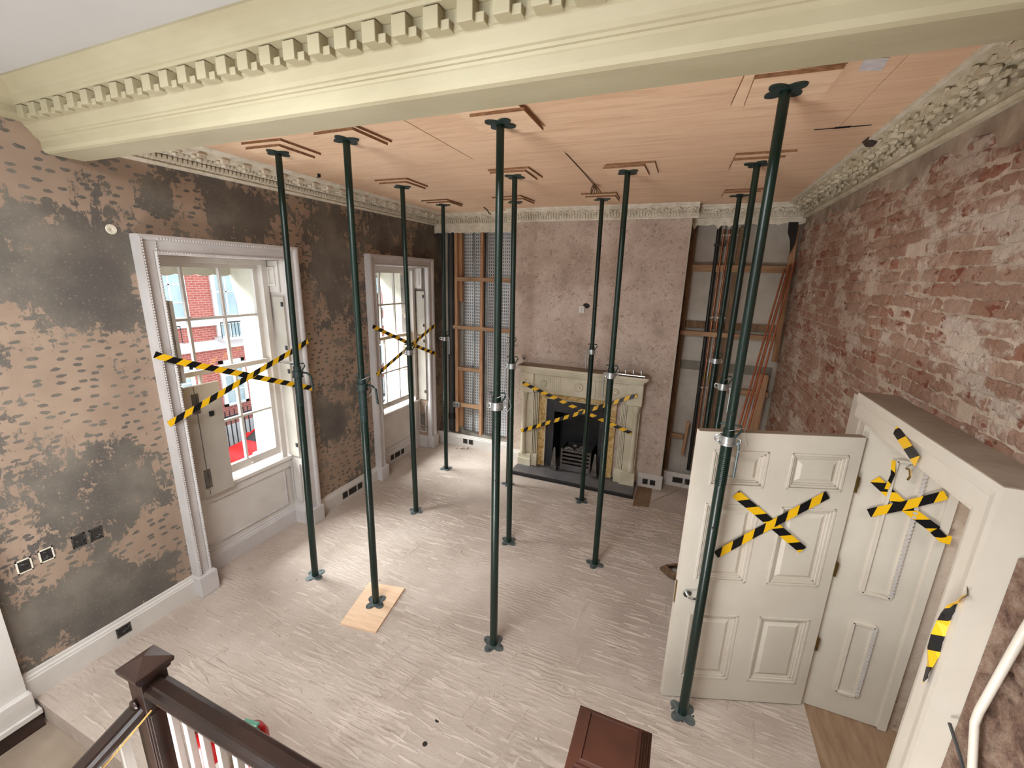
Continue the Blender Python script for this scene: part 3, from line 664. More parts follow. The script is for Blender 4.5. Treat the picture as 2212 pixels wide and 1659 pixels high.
    if shut:                                 # lower pair: hinged leaf swung out across the window
        sh, c, d, n, L = shutter(-.10, -.10, yi0+.04, yi0+.40, .80, 1.86)
        for zz in (1.70, .98):
            hm = MB().box(-.086, -.078, yi0+.145, yi0+.165, zz-.09, zz+.09).box(-.086, -.078, yi0+.18, yi0+.20, zz-.09, zz+.09).box(-.086, -.080, yi0+.165, yi0+.18, zz-.025, zz+.025); hm.build('hinge', 'grate_steel', sh)
        MB().box(-.086, -.076, yi0+.27, yi0+.31, 1.555, 1.60).build('latch_box', 'black_iron', sh)
        MB().box(-.086, -.082, yi0+.172, yi0+.176, .82, 1.85).build('leaf_joint', 'grate_steel', sh)
        shutter(-.165, .03, yi0+.018, yi0+.014, .84, 1.90)
    else:
        shutter(-.165, .03, yi0+.018, yi0+.014, .84, 1.90); shutter(-.165, .03, yi0+.052, yi0+.048, .84, 1.90)
    return w
simple('shutter_paint', (178,171,160), (166,158,147), 3, .5)
w1 = make_window('window_1', -1.705, -.315, (-1.245, -.915), -1.565, -.585, 'tall white sash window nearest the camera with a shutter leaf swung open', True)
w2 = make_window('window_2', .755, 2.225, (1.34, 1.66), 1.03, 1.97, 'tall white sash window next to the left alcove corner', False)

# ================================================================ OUTSIDE
struct(MB().box(-2.6, -.45, -8, 16, -3.6, -3.5), 'ground_pavement', 'street_paving', 'grey pavement below the windows', 'ground')
struct(MB().box(-9.7, -2.6, -12, 30, -3.75, -3.62), 'ground_road', 'road', 'grey road across the street', 'ground')
struct(MB().box(-11.5, -9.7, -12, 30, -3.62, -3.5), 'ground_far_pavement', 'street_paving', 'far pavement before the brick houses', 'ground')
for y0, y1, lab in ((-2.1, -.30, 'unseen white slab added below the nearer window to bounce sun indoors'), (.4, 2.3, 'unseen white slab added below the farther window to bounce sun indoors')):  # unseen balcony slabs added to bounce sunlight up to the ceiling
    tag(MB().box(-2.35, -.46, y0, y1, -.32, -.16).build('bounce_slab', 'bounce_white', bevel=.02), lab, 'balcony')
# canopy and pier of our own balcony
def canopy(y0, y1, name, lab):
    c = thing(name, lab, 'canopy', (-.9, (y0+y1)/2, 2.7))
    MB().box(-1.05, -.46, y0, y1, 3.30, 3.36).build('canopy_roof', 'canopy_grey', c)
    n = 48; L = y1 - y0; pts = [(-1.0, y0, 3.3), (-1.0, y1, 3.3)]
    for k in range(n+1):
        yy = y1 - L*k/n; t = (L*k/n) / .19; pts.append((-1.0, yy, 2.80 - .022*abs(math.sin(math.pi*t))))
    MB().poly(pts, (1, 0, 0), .02).build('scalloped_valance', 'canopy_grey', c)
    # curved side bracket
    pts = [(-1.0, y1+.02, 2.80)] ; side = [(-1.0, 2.78), (-.97, 2.62), (-.93, 2.45), (-.88, 2.30), (-.80, 2.18), (-.70, 2.12), (-.46, 2.10), (-.46, 3.3), (-1.0, 3.3)]
    MB().poly([(a, y1, b) for a, b in side], (0, 1, 0), .05).build('side_bracket', 'canopy_grey', c)
    return c
canopy(-1.9, -.30, 'balcony_canopy', 'grey scalloped balcony canopy outside the nearer window')
canopy(.55, 2.25, 'balcony_canopy', 'grey scalloped balcony canopy outside the farther window')
for y0, y1, lab in ((-.24, -.08, 'white rendered pier outside the nearer window'), (2.32, 2.5, 'white rendered pier outside the farther window')):
    p = thing('balcony_pier', lab, 'pier', (-.85, (y0+y1)/2, -3.5)); MB().box(-1.0, -.55, y0, y1, -3.5, 3.3).build('shaft', 'stucco_white', p); MB().box(-1.04, -.5, y0-.04, y1+.04, .45, .62).build('band', 'stucco_white', p)
# brick house opposite
house = thing('town_house', 'red brick town house with white windows and stucco bands across the street', 'building', (-11.2, 8, -3.5))
MB().box(-13, -11, -6, 24, -3.5, 4.6).build('wall', 'street_brick', house)
for z0, z1, pr in ((.18, .50, .10), (1.0, 1.22, .08), (3.0, 3.3, .12), (-3.5, -2.6, .06)): MB().box(-11, -11+pr, -6, 24, z0, z1).build('stucco_band', 'stucco_white', house)
def house_window(y, z0, z1, w):
    f = MB().box(-11, -10.93, y, y+w, z0, z0+.09).box(-11, -10.93, y, y+w, z1-.12, z1).box(-11, -10.93, y, y+.13, z0, z1).box(-11, -10.93, y+w-.13, y+w, z0, z1).build('window', 'stucco_white', house)
    MB().box(-10.99, -10.97, y+.13, y+w-.13, z0+.09, z1-.12).build('pane', 'facade_glass', f)
    m = MB().box(-10.97, -10.95, y+w/2-.025, y+w/2+.025, z0, z1)
    for k in (1, 2): m.box(-10.97, -10.95, y, y+w, z0+(z1-z0)*k/3-.02, z0+(z1-z0)*k/3+.02)
    m.build('glazing_bar', 'stucco_white', f)
for y in (1.4, 4.2, 5.95, 8.6, 11.2, 13.6, 15.6, 18): house_window(y, .5 if abs(y - 5.95) < .1 else 1.25, 2.9, .95)
for y in (1.4, 4.1, 5.85, 8.6, 11.2, 13.6, 15.6, 18): house_window(y, -1.9, -.25, .9)
def balcony(y0, y1):
    b = MB().box(-11, -10.55, y0, y1, .50, .58).build('balcony', 'stucco_white', house)
    m = MB().box(-10.6, -10.57, y0, y1, 1.08, 1.12)
    n = int((y1-y0)/.11)
    for k in range(n+1): m.box(-10.595, -10.575, y0+(y1-y0)*k/n-.008, y0+(y1-y0)*k/n+.008, .58, 1.10)
    m.build('balcony_railing', 'railing_iron', b)
balcony(5.85, 7.05); balcony(3.5, 4.6); balcony(13.5, 14.7); balcony(15.5, 16.7)
# railing along the far pavement, post by post
fr = thing('area_railing', 'black iron area railing in front of the brick houses', 'railing', (-10.3, 9, -3.5))
MB().box(-10.32, -10.28, 0, 18, -2.08, -2.03).box(-10.32, -10.28, 0, 18, -3.35, -3.30).build('rail', 'railing_iron', fr)
MB().box(-10.45, -10.15, 0, 18, -3.5, -3.38).build('kerb', 'stucco_white', fr)
m0 = MB().box(-.014, .014, -.014, .014, 0, 1.55).mesh('upright'); m0.materials.append(MT['railing_iron'])
for k in range(110):
    u = bpy.data.objects.new('upright', m0); COL.objects.link(u); u.parent = fr; u.location = (0, -9 + k*.163, .10)
# parked red car
car = thing('parked_car', 'bright red car parked in the street below the nearer window', 'car', (-8.6, 6.35, -3.62))
def carbody(c):
    # profile along y (length), z height; extruded over x with tumblehome
    low = [(-2.1, .35), (-2.15, .62), (-1.95, .82), (-1.05, .96), (1.35, .98), (2.05, .90), (2.12, .55), (2.05, .32)]
    cab = [(-1.05, .96), (-.35, 1.40), (.75, 1.44), (1.35, .98)]
    bx, by, bz = -8.6, 6.35, -3.62
    m = MB(); n = len(low)
    m.add([(bx-.84, by+a, bz+b) for a, b in low] + [(bx+.84, by+a, bz+b) for a, b in low], [(k, (k+1) % n, n+(k+1) % n, n+k) for k in range(n)] + [tuple(range(n)), tuple(n+k for k in range(n))])
    m.build('body', 'car_red', c, bevel=.06, smooth=True)
    n = 4; m = MB(); m.add([(bx-.80+.16*(b > 1), by+a, bz+b) for a, b in cab] + [(bx+.80-.16*(b > 1), by+a, bz+b) for a, b in cab], [(k, (k+1) % n, n+(k+1) % n, n+k) for k in range(n)] + [tuple(range(n)), tuple(n+k for k in range(n))])
    m.build('cabin_glass', 'car_glass', c, bevel=.03)
    MB().box(bx-.66, bx+.66, by-.36, by+.76, bz+1.40, bz+1.46).build('roof', 'car_red', c, bevel=.03)
    for s in (-1, 1):
        for yy in (-1.35, 1.3):
            w = MB().tube((bx+s*.86, by+yy, bz+.32), (bx+s*.68, by+yy, bz+.32), .32, 20).build('wheel', 'black_plastic', c); MB().tube((bx+s*.875, by+yy, bz+.32), (bx+s*.70, by+yy, bz+.32), .19, 12).build('wheel_hub', 'galvanised', w)
        MB().bar((bx+s*.80, by-1.04, bz+.97), (bx+s*.65, by-.36, bz+1.42), .05, .05).build('windscreen_pillar', 'car_red', c)
        MB().box(bx+s*.86, bx+s*1.02, by-.85, by-.72, bz+.95, bz+1.08).build('wing_mirror', 'car_red', c, bevel=.02)
    MB().box(bx-.7, bx-.4, by-2.15, by-2.02, bz+.60, bz+.72).box(bx+.4, bx+.7, by-2.15, by-2.02, bz+.60, bz+.72).build('headlamp', 'chrome', c)
carbody(car)
# ================================================================ DOORWAY
dc = thing('trim_7', 'deep white door casing standing proud of the brick wall', 'door casing', (4.9, -1.29, 0), kind='structure')
CX = 4.795
DP = [(0, 0), (0, .045), (.02, .05), (.095, .052), (.10, .064), (.13, .07), (.155, .07), (.155, -.19), (.10, -.19), (.10, 0)]   # a outwards from opening, b towards room
MB().sweep(DP, (CX+.07, -1.80, 0), (CX+.07, -1.80, 2.105), (0, -1, 0), (-1, 0, 0), 0, -1).build('jamb_casing', 'door_paint', dc)
MB().box(4.868, 5.0, -.672, -.44, 0, 2.20).box(4.858, 4.87, -.60, -.44, 0, 2.20).build('jamb_casing', 'door_paint', dc)
MB().sweep(DP, (CX+.07, -1.80, 2.105), (CX+.07, -.64, 2.105), (0, 0, 1), (-1, 0, 0), -1, .35).build('head_casing', 'door_paint', dc)
MB().box(CX+.002, 4.985, -1.95, -.69, 2.258, 2.264).build('dust_layer', 'lower_landing', dc)
# panelled reveal of the far jamb
MB().box(4.872, 5.33, -.682, -.66, 0, 2.105).build('reveal_board', 'door_paint', dc)
MB().box(5.315, 5.36, -.70, -.66, 0, 2.105).build('door_stop', 'door_paint', dc)
MB().box(4.985, 5.45, -1.80, -1.775, 0, 2.105).build('reveal_board', 'door_paint', dc)
MB().box(4.985, 5.45, -1.80, -.66, 2.08, 2.105).build('reveal_board', 'door_paint', dc)
for (x0, x1, z0, z1) in ((5.05, 5.19, .98, 1.88), (5.05, 5.165, .19, .75)):
    m = MB()
    for p, q in (((x0, -.688, z0), (x1, -.688, z0)), ((x0, -.688, z1), (x1, -.688, z1)), ((x0, -.688, z0), (x0, -.688, z1)), ((x1, -.688, z0), (x1, -.688, z1))): m.bar(p, q, .016, .022, (0, -1, 0))
    m.build('panel_moulding', 'door_paint', dc)
    m = MB(); z = z0 + .02
    while z < z1: m.box(x1-.010, x1+.010, -.704, -.694, z, z+.014); z += .026
    m.build('carved_teeth', 'cool_white_paint', dc, kind='stuff')
# hook on the reveal
MB().path([(5.10, -.69, 1.84), (5.10, -.73, 1.85), (5.10, -.75, 1.82), (5.10, -.735, 1.79)], .006, 8).build('coat_hook', 'brass', dc)

# ---- the open six-panel door
HX, HY = 4.885, -.715; DD = Vector((-.94322, -.33216, 0)); DN = Vector((.33216, -.94322, 0))
def dpt(u, z, o=0): return Vector((HX, HY, 0)) + DD*u + DN*o + Vector((0, 0, z))
door = thing('door_1', 'white six-panel door standing open beside the casing, crossed with hazard tape', 'door', (HX, HY, 0), kind='structure')
def dbox(m, u0, u1, z0, z1, o0, o1): return m.obox(dpt((u0+u1)/2, (z0+z1)/2, (o0+o1)/2), DD*((u1-u0)/2), DN*((o1-o0)/2), (0, 0, (z1-z0)/2))
us = (.012, .085, .410, .545, .870, .968); zs = (.012, .19, .72, .975, 1.53, 1.65, 1.885, 2.0)
for a, b in ((0, 1), (2, 3), (4, 5)): dbox(MB(), us[a], us[b], .012, 2.0, -.045, 0).build('stile', 'door_paint', door)
for a, b in ((0, 1), (2, 3), (4, 5), (6, 7)):
    for c, d in ((1, 2), (3, 4)): dbox(MB(), us[c], us[d], zs[a], zs[b], -.045, 0).build('rail', 'door_paint', door)
for a, b in ((1, 2), (3, 4), (5, 6)):
    for c, d in ((1, 2), (3, 4)):
        u0, u1, z0, z1 = us[c], us[d], zs[a], zs[b]
        m = dbox(MB(), u0, u1, z0, z1, -.036, -.018)
        q = [(u0+.05, z0+.05), (u1-.05, z0+.05), (u1-.05, z1-.05), (u0+.05, z1-.05)]; e = .022
        qi = [(u0+.05+e, z0+.05+e), (u1-.05-e, z0+.05+e), (u1-.05-e, z1-.05-e), (u0+.05+e, z1-.05-e)]
        m.add([dpt(*k, -.018) for k in q] + [dpt(*k, -.006) for k in qi], [(0,1,5,4), (1,2,6,5), (2,3,7,6), (3,0,4,7), (4,5,6,7)])
        pn = m.build('panel', 'door_paint', door)
        m = MB()
        for lv, (i0, o) in enumerate(((0, .004), (.014, -.004), (.026, -.012))):
            for (a0, a1, b0, b1) in ((u0+i0, u1-i0, z0+i0, z0+i0+.012), (u0+i0, u1-i0, z1-i0-.012, z1-i0), (u0+i0, u0+i0+.012, z0+i0, z1-i0), (u1-i0-.012, u1-i0, z0+i0, z1-i0)): dbox(m, a0, a1, b0, b1, -.02, o)
        m.build('panel_moulding', 'door_paint', pn)
m = MB(); c = dpt(.905, .875, 0); m.tube(c, c + DN*.012, .026, 18); m.build('handle_rose', 'chrome', door, smooth=True)
MB().path([c + DN*.01, c + DN*.045, c + DN*.052 - DD*.02, c + DN*.05 - DD*.09], .009, 10).build('lever_handle', 'chrome', door, smooth=True)
dbox(MB(), .966, .971, .78, .95, -.032, -.012).build('latch_plate', 'brass', door)
for z in (1.70, 1.11, .53): dbox(MB(), -.006, .010, z-.05, z+.05, -.03, .004).build('hinge', 'brass', door)
dbox(MB(), .012, .968, 2.0, 2.004, -.045, 0).build('dust_layer', 'lower_landing', door)

# ================================================================ FIREPLACE
fp = thing('fireplace_surround', 'cream carved marble fireplace surround against the pink chimney breast', 'fireplace', (2.54, 2.2, .05))
CM = 'cream_marble'
m = MB().box(1.64, 3.47, 1.945, 2.20, 1.585, 1.62).box(1.66, 3.45, 1.96, 2.20, 1.56, 1.585).box(1.69, 3.42, 1.985, 2.20, 1.53, 1.56).box(1.71, 3.40, 2.01, 2.20, 1.505, 1.53)
m.build('mantel_shelf', CM, fp, bevel=.006)
MB().box(1.645, 3.465, 1.95, 2.198, 1.62, 1.624).build('dust_layer', 'lower_landing', fp)
MB().box(1.86, 3.22, 2.075, 2.20, 1.215, 1.505).build('frieze', CM, fp, bevel=.004)
MB().box(2.30, 2.77, 2.062, 2.08, 1.225, 1.50).build('centre_tablet', CM, fp, bevel=.004)
def roundel(x, z, r):
    b = MB().lathe([(r, 0), (r, -.010), (r*.86, -.018), (r*.78, -.010), (r*.5, -.012), (r*.3, -.026), (.001, -.028)], (x, 2.062, z), 20, 'y').build('roundel', CM, fp, smooth=True)
roundel(2.535, 1.365, .065); roundel(2.02, 1.365, .045); roundel(3.05, 1.365, .045)
m = MB()
for x0, x1 in ((2.10, 2.28), (2.80, 2.98)):
    k = 0
    while x0 + k*.03 < x1: m.box(x0+k*.03, x0+k*.03+.016, 2.066, 2.08, 1.25, 1.48); k += 1
m.build('fluting', CM, fp, kind='stuff')
for s, xc in ((-1, 1.77), (1, 3.31)):
    MB().box(xc-.10, xc+.10, 2.03, 2.20, 1.21, 1.51).build('corner_block', CM, fp, bevel=.004)
    MB().lathe([(.04, 0), (.04, -.012), (.022, -.02), (.001, -.022)], (xc, 2.03, 1.36), 14, 'y').build('corner_rosette', CM, fp, smooth=True)
    MB().box(xc-.085, xc+.085, 2.075, 2.20, .24, 1.21).build('pilaster', CM, fp)
    MB().lathe([(.05, .25), (.05, .27), (.038, .29), (.036, .70), (.033, 1.10), (.045, 1.12), (.048, 1.16), (.058, 1.205), (.058, 1.215)], (xc + s*.035, 2.05, 0), 18).build('column', CM, fp, smooth=True)
    m = MB()
    for k in range(4): m.box(xc - s*(.09+k*.022), xc - s*(.106+k*.022), 2.06+k*.012, 2.20, .24, 1.21)
    m.build('stepped_jamb', CM, fp)
    MB().box(xc-.105, xc+.105, 2.005, 2.20, .05, .17).box(xc-.10, xc+.10, 2.02, 2.20, .17, .24).build('plinth', CM, fp, bevel=.005)
    MB().box(xc - s*.10, xc - s*.19, 2.05, 2.20, .05, .24).build('plinth', CM, fp, bevel=.005)
for (x0, x1, z0, z1) in ((1.945, 2.045, .05, 1.14), (2.975, 3.075, .05, 1.14), (1.945, 3.075, 1.14, 1.22)): MB().box(x0, x1, 2.135, 2.20, z0, z1).build('marble_slip', 'yellow_marble', fp)
MB().box(2.045, 2.058, 2.12, 2.20, .05, 1.14).box(2.962, 2.975, 2.12, 2.20, .05, 1.14).box(2.045, 2.975, 2.12, 2.20, 1.127, 1.14).build('inner_fillet', CM, fp)
fb = thing('fire_insert', 'black iron fireplace insert inside the marble slips', 'fire insert', (2.51, 2.2, .05))
MB().box(2.058, 2.17, 2.17, 2.20, .05, 1.127).box(2.85, 2.962, 2.17, 2.20, .05, 1.127).box(2.17, 2.85, 2.17, 2.20, .93, 1.127).build('surround_plate', 'dark_frame', fb)
MB().box(2.058, 2.17, 2.21, 2.60, .05, 1.12).box(2.85, 2.962, 2.21, 2.60, .05, 1.12).box(2.17, 2.85, 2.58, 2.61, .05, 1.12).box(2.17, 2.85, 2.21, 2.60, .93, 1.0).build('firebox_lining', 'black_iron', fb)
he = thing('hearth', 'grey slate hearth slab with a black front edge below the fireplace', 'hearth', (2.55, 1.97, 0))
MB().box(1.66, 3.43, 1.765, 2.20, .004, .05).box(2.06, 2.96, 2.20, 2.58, .0, .05).build('slab', 'slate', he, bevel=.003)
MB().box(1.65, 3.44, 1.735, 1.763, .0, .048).build('front_edge', 'black_slate', he, bevel=.003)
bs = tag(MB().poly([(3.46, 1.56, .001), (3.66, 1.62, .001), (3.66, 2.16, .001), (3.46, 2.16, .001)], (0, 0, 1), .004).build('floor_board', 'old_timber'), 'thin brown board lying on the floor right of the hearth', 'board')
gr = thing('fire_grate', 'steel fire basket with pale ceramic coals in the fireplace', 'grate', (2.55, 2.22, .05))
for z in (.19, .25, .31, .37): MB().box(2.325, 2.775, 2.10, 2.122, z-.014, z+.014).build('grate_bar', 'grate_steel', gr)
for x in (2.325, 2.755): MB().box(x, x+.022, 2.09, 2.125, .05, .40).build('grate_leg', 'grate_steel', gr)
MB().box(2.33, 2.77, 2.12, 2.45, .16, .18).box(2.33, 2.34, 2.12, 2.45, .18, .39).box(2.76, 2.77, 2.12, 2.45, .18, .39).box(2.33, 2.77, 2.44, 2.45, .18, .39).build('basket', 'black_iron', gr)
MB().obox((2.55, 2.09, .11), (.21, 0, 0), (0, .006, 0), (0, 0, .045)).build('ash_plate', 'slate', gr)
rr = random.Random(9)
for k in range(14):
    x, y = 2.38 + .34*rr.random(), 2.16 + .24*rr.random(); s = rr.uniform(.03, .045)
    tag(MB().blob((x, y, .335 + rr.uniform(0, .03)), s, s*.8, s*.7, 7, 5).build('ceramic_coal', 'coal_ceramic', smooth=True), 'pale grey lump of ceramic coal piled in the fire basket', 'coal', 'ceramic coals in the grate')
for x, lab in ((2.235, 'left grey obelisk fire dog standing on the hearth'), (2.845, 'right grey obelisk fire dog standing on the hearth')):
    d = thing('fire_dog', lab, 'fire dog', (x, 2.06, .05))
    MB().box(x-.05, x+.05, 2.01, 2.11, .05, .12).build('base', 'grate_steel', d, bevel=.003); MB().box(x-.043, x+.043, 2.017, 2.103, .12, .135).build('base_step', 'grate_steel', d)
    MB().add([(x-.038, 2.022, .135), (x+.038, 2.022, .135), (x+.038, 2.098, .135), (x-.038, 2.098, .135), (x-.014, 2.046, .39), (x+.014, 2.046, .39), (x+.014, 2.074, .39), (x-.014, 2.074, .39), (x, 2.06, .42)],
             [(0,1,5,4), (1,2,6,5), (2,3,7,6), (3,0,4,7), (4,5,8), (5,6,8), (6,7,8), (7,4,8), (3,2,1,0)]).build('obelisk', 'grate_steel', d)
# on the mantel
mf = thing('pipe_manifold', 'shiny metal manifold bar with round valve caps lying on the mantel', 'manifold', (3.2, 2.0, 1.624))
MB().tube((2.93, 1.99, 1.640), (3.42, 1.975, 1.640), .014, 12).build('manifold_bar', 'chrome', mf, smooth=True)
for k in range(4):
    x = 3.07 + k*.10; c = MB().lathe([(.010, 0), (.010, .03), (.022, .03), (.022, .062), (.014, .068)], (x, 1.985, 1.648), 12).build('valve_cap', 'chrome', mf, smooth=True)
    MB().tube((x-.028, 1.985, 1.69), (x+.028, 1.985, 1.69), .006, 8).build('valve_stem', 'chrome', c)
gs = thing('stemmed_glass', 'small stemmed glass of dark red liquid on the left end of the mantel', 'glass', (1.70, 2.05, 1.624))
MB().lathe([(.026, 0), (.026, .003), (.004, .008), (.0035, .055), (.018, .07), (.026, .10), (.022, .125), (.020, .125), (.023, .10), (.012, .07), (.001, .064)], (1.70, 2.05, 1.624), 16).build('bowl_and_stem', 'clear_glass', gs, smooth=True)
MB().lathe([(.002, .068), (.014, .074), (.021, .098), (.001, .099)], (1.70, 2.05, 1.624), 14).build('liquid', 'glass_dark_red', gs, smooth=True)
# switch on the breast
sw = thing('socket_outlet', 'small white outlet hanging beside a hole on the chimney breast', 'socket', (2.475, 2.19, 2.45))
MB().box(2.44, 2.515, 2.175, 2.199, 2.40, 2.49).build('faceplate', 'white_plastic', sw, bevel=.004)
MB().box(2.468, 2.474, 2.173, 2.176, 2.45, 2.465).box(2.488, 2.494, 2.173, 2.176, 2.45, 2.465).box(2.478, 2.484, 2.173, 2.176, 2.42, 2.432).build('socket_holes', 'dark_hole', sw)
MB().poly([(2.50, 2.1985, 2.47), (2.56, 2.1985, 2.46), (2.585, 2.1985, 2.49), (2.57, 2.1985, 2.525), (2.52, 2.1985, 2.535), (2.49, 2.1985, 2.51)], (0, -1, 0), .002).build('ragged_hole', 'dark_hole', breast)

# ================================================================ LEFT ALCOVE
sf = thing('stud_frame', 'orange timber stud frame in front of the slotted steel sheets', 'stud frame', (.8, 2.46, .2))
def stud(x0, x1, z0, z1, y0=2.43, y1=2.49, nm='stud', mat='timber'): MB().box(x0, x1, y0, y1, z0, z1).build(nm, mat, sf, bevel=.002)
stud(.335, .385, .22, 3.56); stud(.79, .835, .22, 3.56); stud(1.30, 1.36, .22, 3.56); stud(.385, .44, 2.45, 3.5, 2.49, 2.55); stud(.385, .44, .3, 1.3, 2.49, 2.55)
for z, a, b in ((2.80, .385, 1.30), (2.035, .30, 1.30), (1.345, .385, .79), (.715, .385, .79)): stud(a, b, z-.03, z+.03, 2.428, 2.488, 'noggin', 'timber_flat')
for i, (x0, x1, lab) in enumerate(((.43, .79, 'left slotted galvanised steel sheet in the left alcove'), (.84, 1.31, 'right slotted galvanised steel sheet in the left alcove'))):
    st = thing('steel_sheet', lab, 'metal sheet', ((x0+x1)/2, 2.58, .22))
    MB().box(x0, x1, 2.575, 2.582, .22, 3.56).build('sheet', 'slotted_steel', st)
    for k in range(3):
        x = x0 + (x1-x0)*k/2; MB().box(x-.012, x+.012, 2.555, 2.576, .22, 3.56).build('rib', 'galvanised', st)
wp = thing('waste_pipe', 'thick dark grey waste pipe in the left alcove corner', 'pipe', (.22, 2.52, .2)); MB().tube((.215, 2.52, .2), (.23, 2.52, 3.56), .055, 18).build('pipe', 'pipe_grey', wp, smooth=True); MB().tube((.216, 2.52, .42), (.217, 2.52, .52), .063, 18).build('coupling', 'black_plastic', wp, smooth=True)
so = thing('socket_outlet', 'double metal socket on the stud frame in the left alcove', 'socket', (.36, 2.41, .72)); MB().box(.30, .43, 2.405, 2.43, .67, .76).build('faceplate', 'galvanised', so, bevel=.004); MB().box(.33, .345, 2.403, 2.406, .70, .725).box(.385, .40, 2.403, 2.406, .70, .725).build('socket_holes', 'dark_hole', so)
m = MB(); rr = random.Random(2)
rb = thing('rubble_scrap', 'small heap of plaster rubble on the floor before the left alcove', 'rubble', (.55, 2.27, 0))
for k in range(7): MB().blob((.55 + rr.uniform(-.09, .09), 2.27 + rr.uniform(-.05, .05), .012), rr.uniform(.015, .035), rr.uniform(.012, .03), .016, 6, 4).build('plaster_lump', 'adhesive', rb)

# ================================================================ RIGHT ALCOVE
bt = thing('batten_frame', 'old brown timber battens across the right alcove', 'batten frame', (4.35, 2.57, .2))
def bat(p, q, w, h, nm='batten', mat='old_timber', up=(0, 1, 0)): MB().bar(p, q, w, h, up).build(nm, mat, bt, bevel=.002)
bat((3.76, 2.57, 3.03), (4.94, 2.57, 3.03), .085, .07, mat='timber_flat'); bat((3.77, 2.53, 2.19), (4.90, 2.53, 2.19), .06, .10, mat='timber_flat'); bat((3.77, 2.60, 2.30), (4.90, 2.60, 2.30), .09, .03)
bat((4.45, 2.57, 1.45), (4.93, 2.57, 1.45), .07, .08, mat='timber_flat'); bat((3.765, 2.57, .70), (3.98, 2.57, .70), .07, .05, mat='timber_flat')
bat((4.36, 2.58, .22), (4.36, 2.58, 3.52), .10, .07, 'stud'); bat((3.79, 2.57, .2), (3.79, 2.57, 3.54), .06, .10, 'stud'); bat((4.925, 2.52, 1.9), (4.90, 2.50, 3.56), .055, .055, 'stud', 'timber'); bat((4.82, 2.53, .2), (4.84, 2.53, 1.72), .11, .05, 'stud', 'timber')
bat((4.0, 2.50, .45), (4.02, 2.50, .95), .035, .03, 'offcut', 'timber')
MB().box(3.80, 4.93, 2.60, 2.619, 1.68, 1.80).build('grey_render_band', simple('grey_band', (136,132,120), (120,116,106), 5, .9), bt)
bp = thing('waste_pipe', 'thin black plastic pipe behind the copper pipes in the right alcove', 'pipe', (4.08, 2.54, .2)); MB().path([(4.105, 2.54, .22), (4.10, 2.54, 1.4), (4.075, 2.54, 3.52)], .022, 12).build('pipe', 'black_plastic', bp, smooth=True); MB().box(4.04, 4.18, 2.52, 2.56, 3.30, 3.33).build('pipe_strap', 'black_plastic', bp)
for i, (x, lab) in enumerate(((4.135, 'left upright copper pipe clipped in the right alcove'), (4.198, 'middle upright copper pipe clipped in the right alcove'), (4.262, 'right upright copper pipe clipped in the right alcove, partly behind props'))):
    cp = thing('copper_pipe', lab, 'pipe', (x, 2.52, .2)); MB().tube((x+.02, 2.52, .22), (x, 2.52, 3.50), .0125, 12).build('pipe', 'copper', cp, smooth=True)
    MB().tube((x+.012, 2.52, 1.55), (x+.0115, 2.52, 1.68), .017, 12).build('coupling', 'brass', cp, smooth=True)
    for z in (3.43, 2.41, 1.46): MB().tube((x+.004, 2.52, z-.012), (x+.004, 2.52, z+.012), .019, 12).box(x-.028, x+.034, 2.515, 2.53, z-.006, z+.006).build('pipe_clip', 'chrome', cp)
for i, (dx, dy) in enumerate(((0, 0), (.05, -.006), (.10, .012), (.045, .05))):
    lab = ('front', 'right', 'rear right', 'rear')[i] + ' long copper pipe of the bundle leaning by the brick wall'
    tag(MB().tube((4.24 + dx, .62 + dy, .012), (4.845 + dx*.95, 2.44 + dy*.6, 3.03 + .05*(i % 3)), .0115, 12).build('leaning_pipe', 'dusty_copper', smooth=True), lab, 'pipe', 'copper pipes leaning in the corner')
MB().poly([(4.80, 2.418, 3.56), (4.90, 2.418, 3.56), (4.90, 2.418, 3.32), (4.87, 2.418, 3.20), (4.845, 2.418, 3.36), (4.81, 2.418, 3.44)], (0, 1, 0), .01).build('torn_lining', 'dark_hole', bt)
# ================================================================ PROPS
def plate(m, c, ax, s, th, rot, z):
    pts = []
    for k in range(40):
        a = 2*math.pi*k/40; r = .050 + .046*abs(math.cos(2*a))**1.3; b = a + rot + math.pi/4; pts.append((c[0] + r*s*math.cos(b), c[1] + r*s*math.sin(b), z))
    m.poly(pts, (0, 0, 1), th)
PROPS = [((.789,-1.039),(.782,-1.089),'dark','R','prop nearest the camera in the window row', 0),
 ((1.545,-1.139),(1.561,-1.15),'dark','R','prop standing on the plywood floor board', .018),
 ((.953,.287),(.993,.286),'silver',None,'prop before the farther window', 0),
 ((.769,1.392),(.71,1.485),'silver','R','prop nearest the left alcove', 0),
 ((2.675,-1.112),(2.694,-1.113),'silver',None,'thick prop in the middle of the front row', 0),
 ((2.253,.166),(2.285,.185),'silver','L','prop just behind the middle front prop', 0),
 ((1.761,1.407),(1.75,1.431),'silver',None,'prop hidden behind another left of the hearth', 0),
 ((2.795,1.457),(2.821,1.405),'silver','L','prop right in front of the hearth', 0),
 ((3.229,.257),(3.243,.204),'silver','L','prop right of the fireplace tape cross', 0),
 ((4.118,-1.124),(4.109,-1.103),'silver','R','big prop standing before the open door', 0),
 ((4.179,.265),(4.179,.265),'silver','R','prop rising behind the open door', 0),
 ((4.185,1.564),(4.185,1.564),'silver','L','farthest prop before the right alcove', 0)]
CZ = 2.0
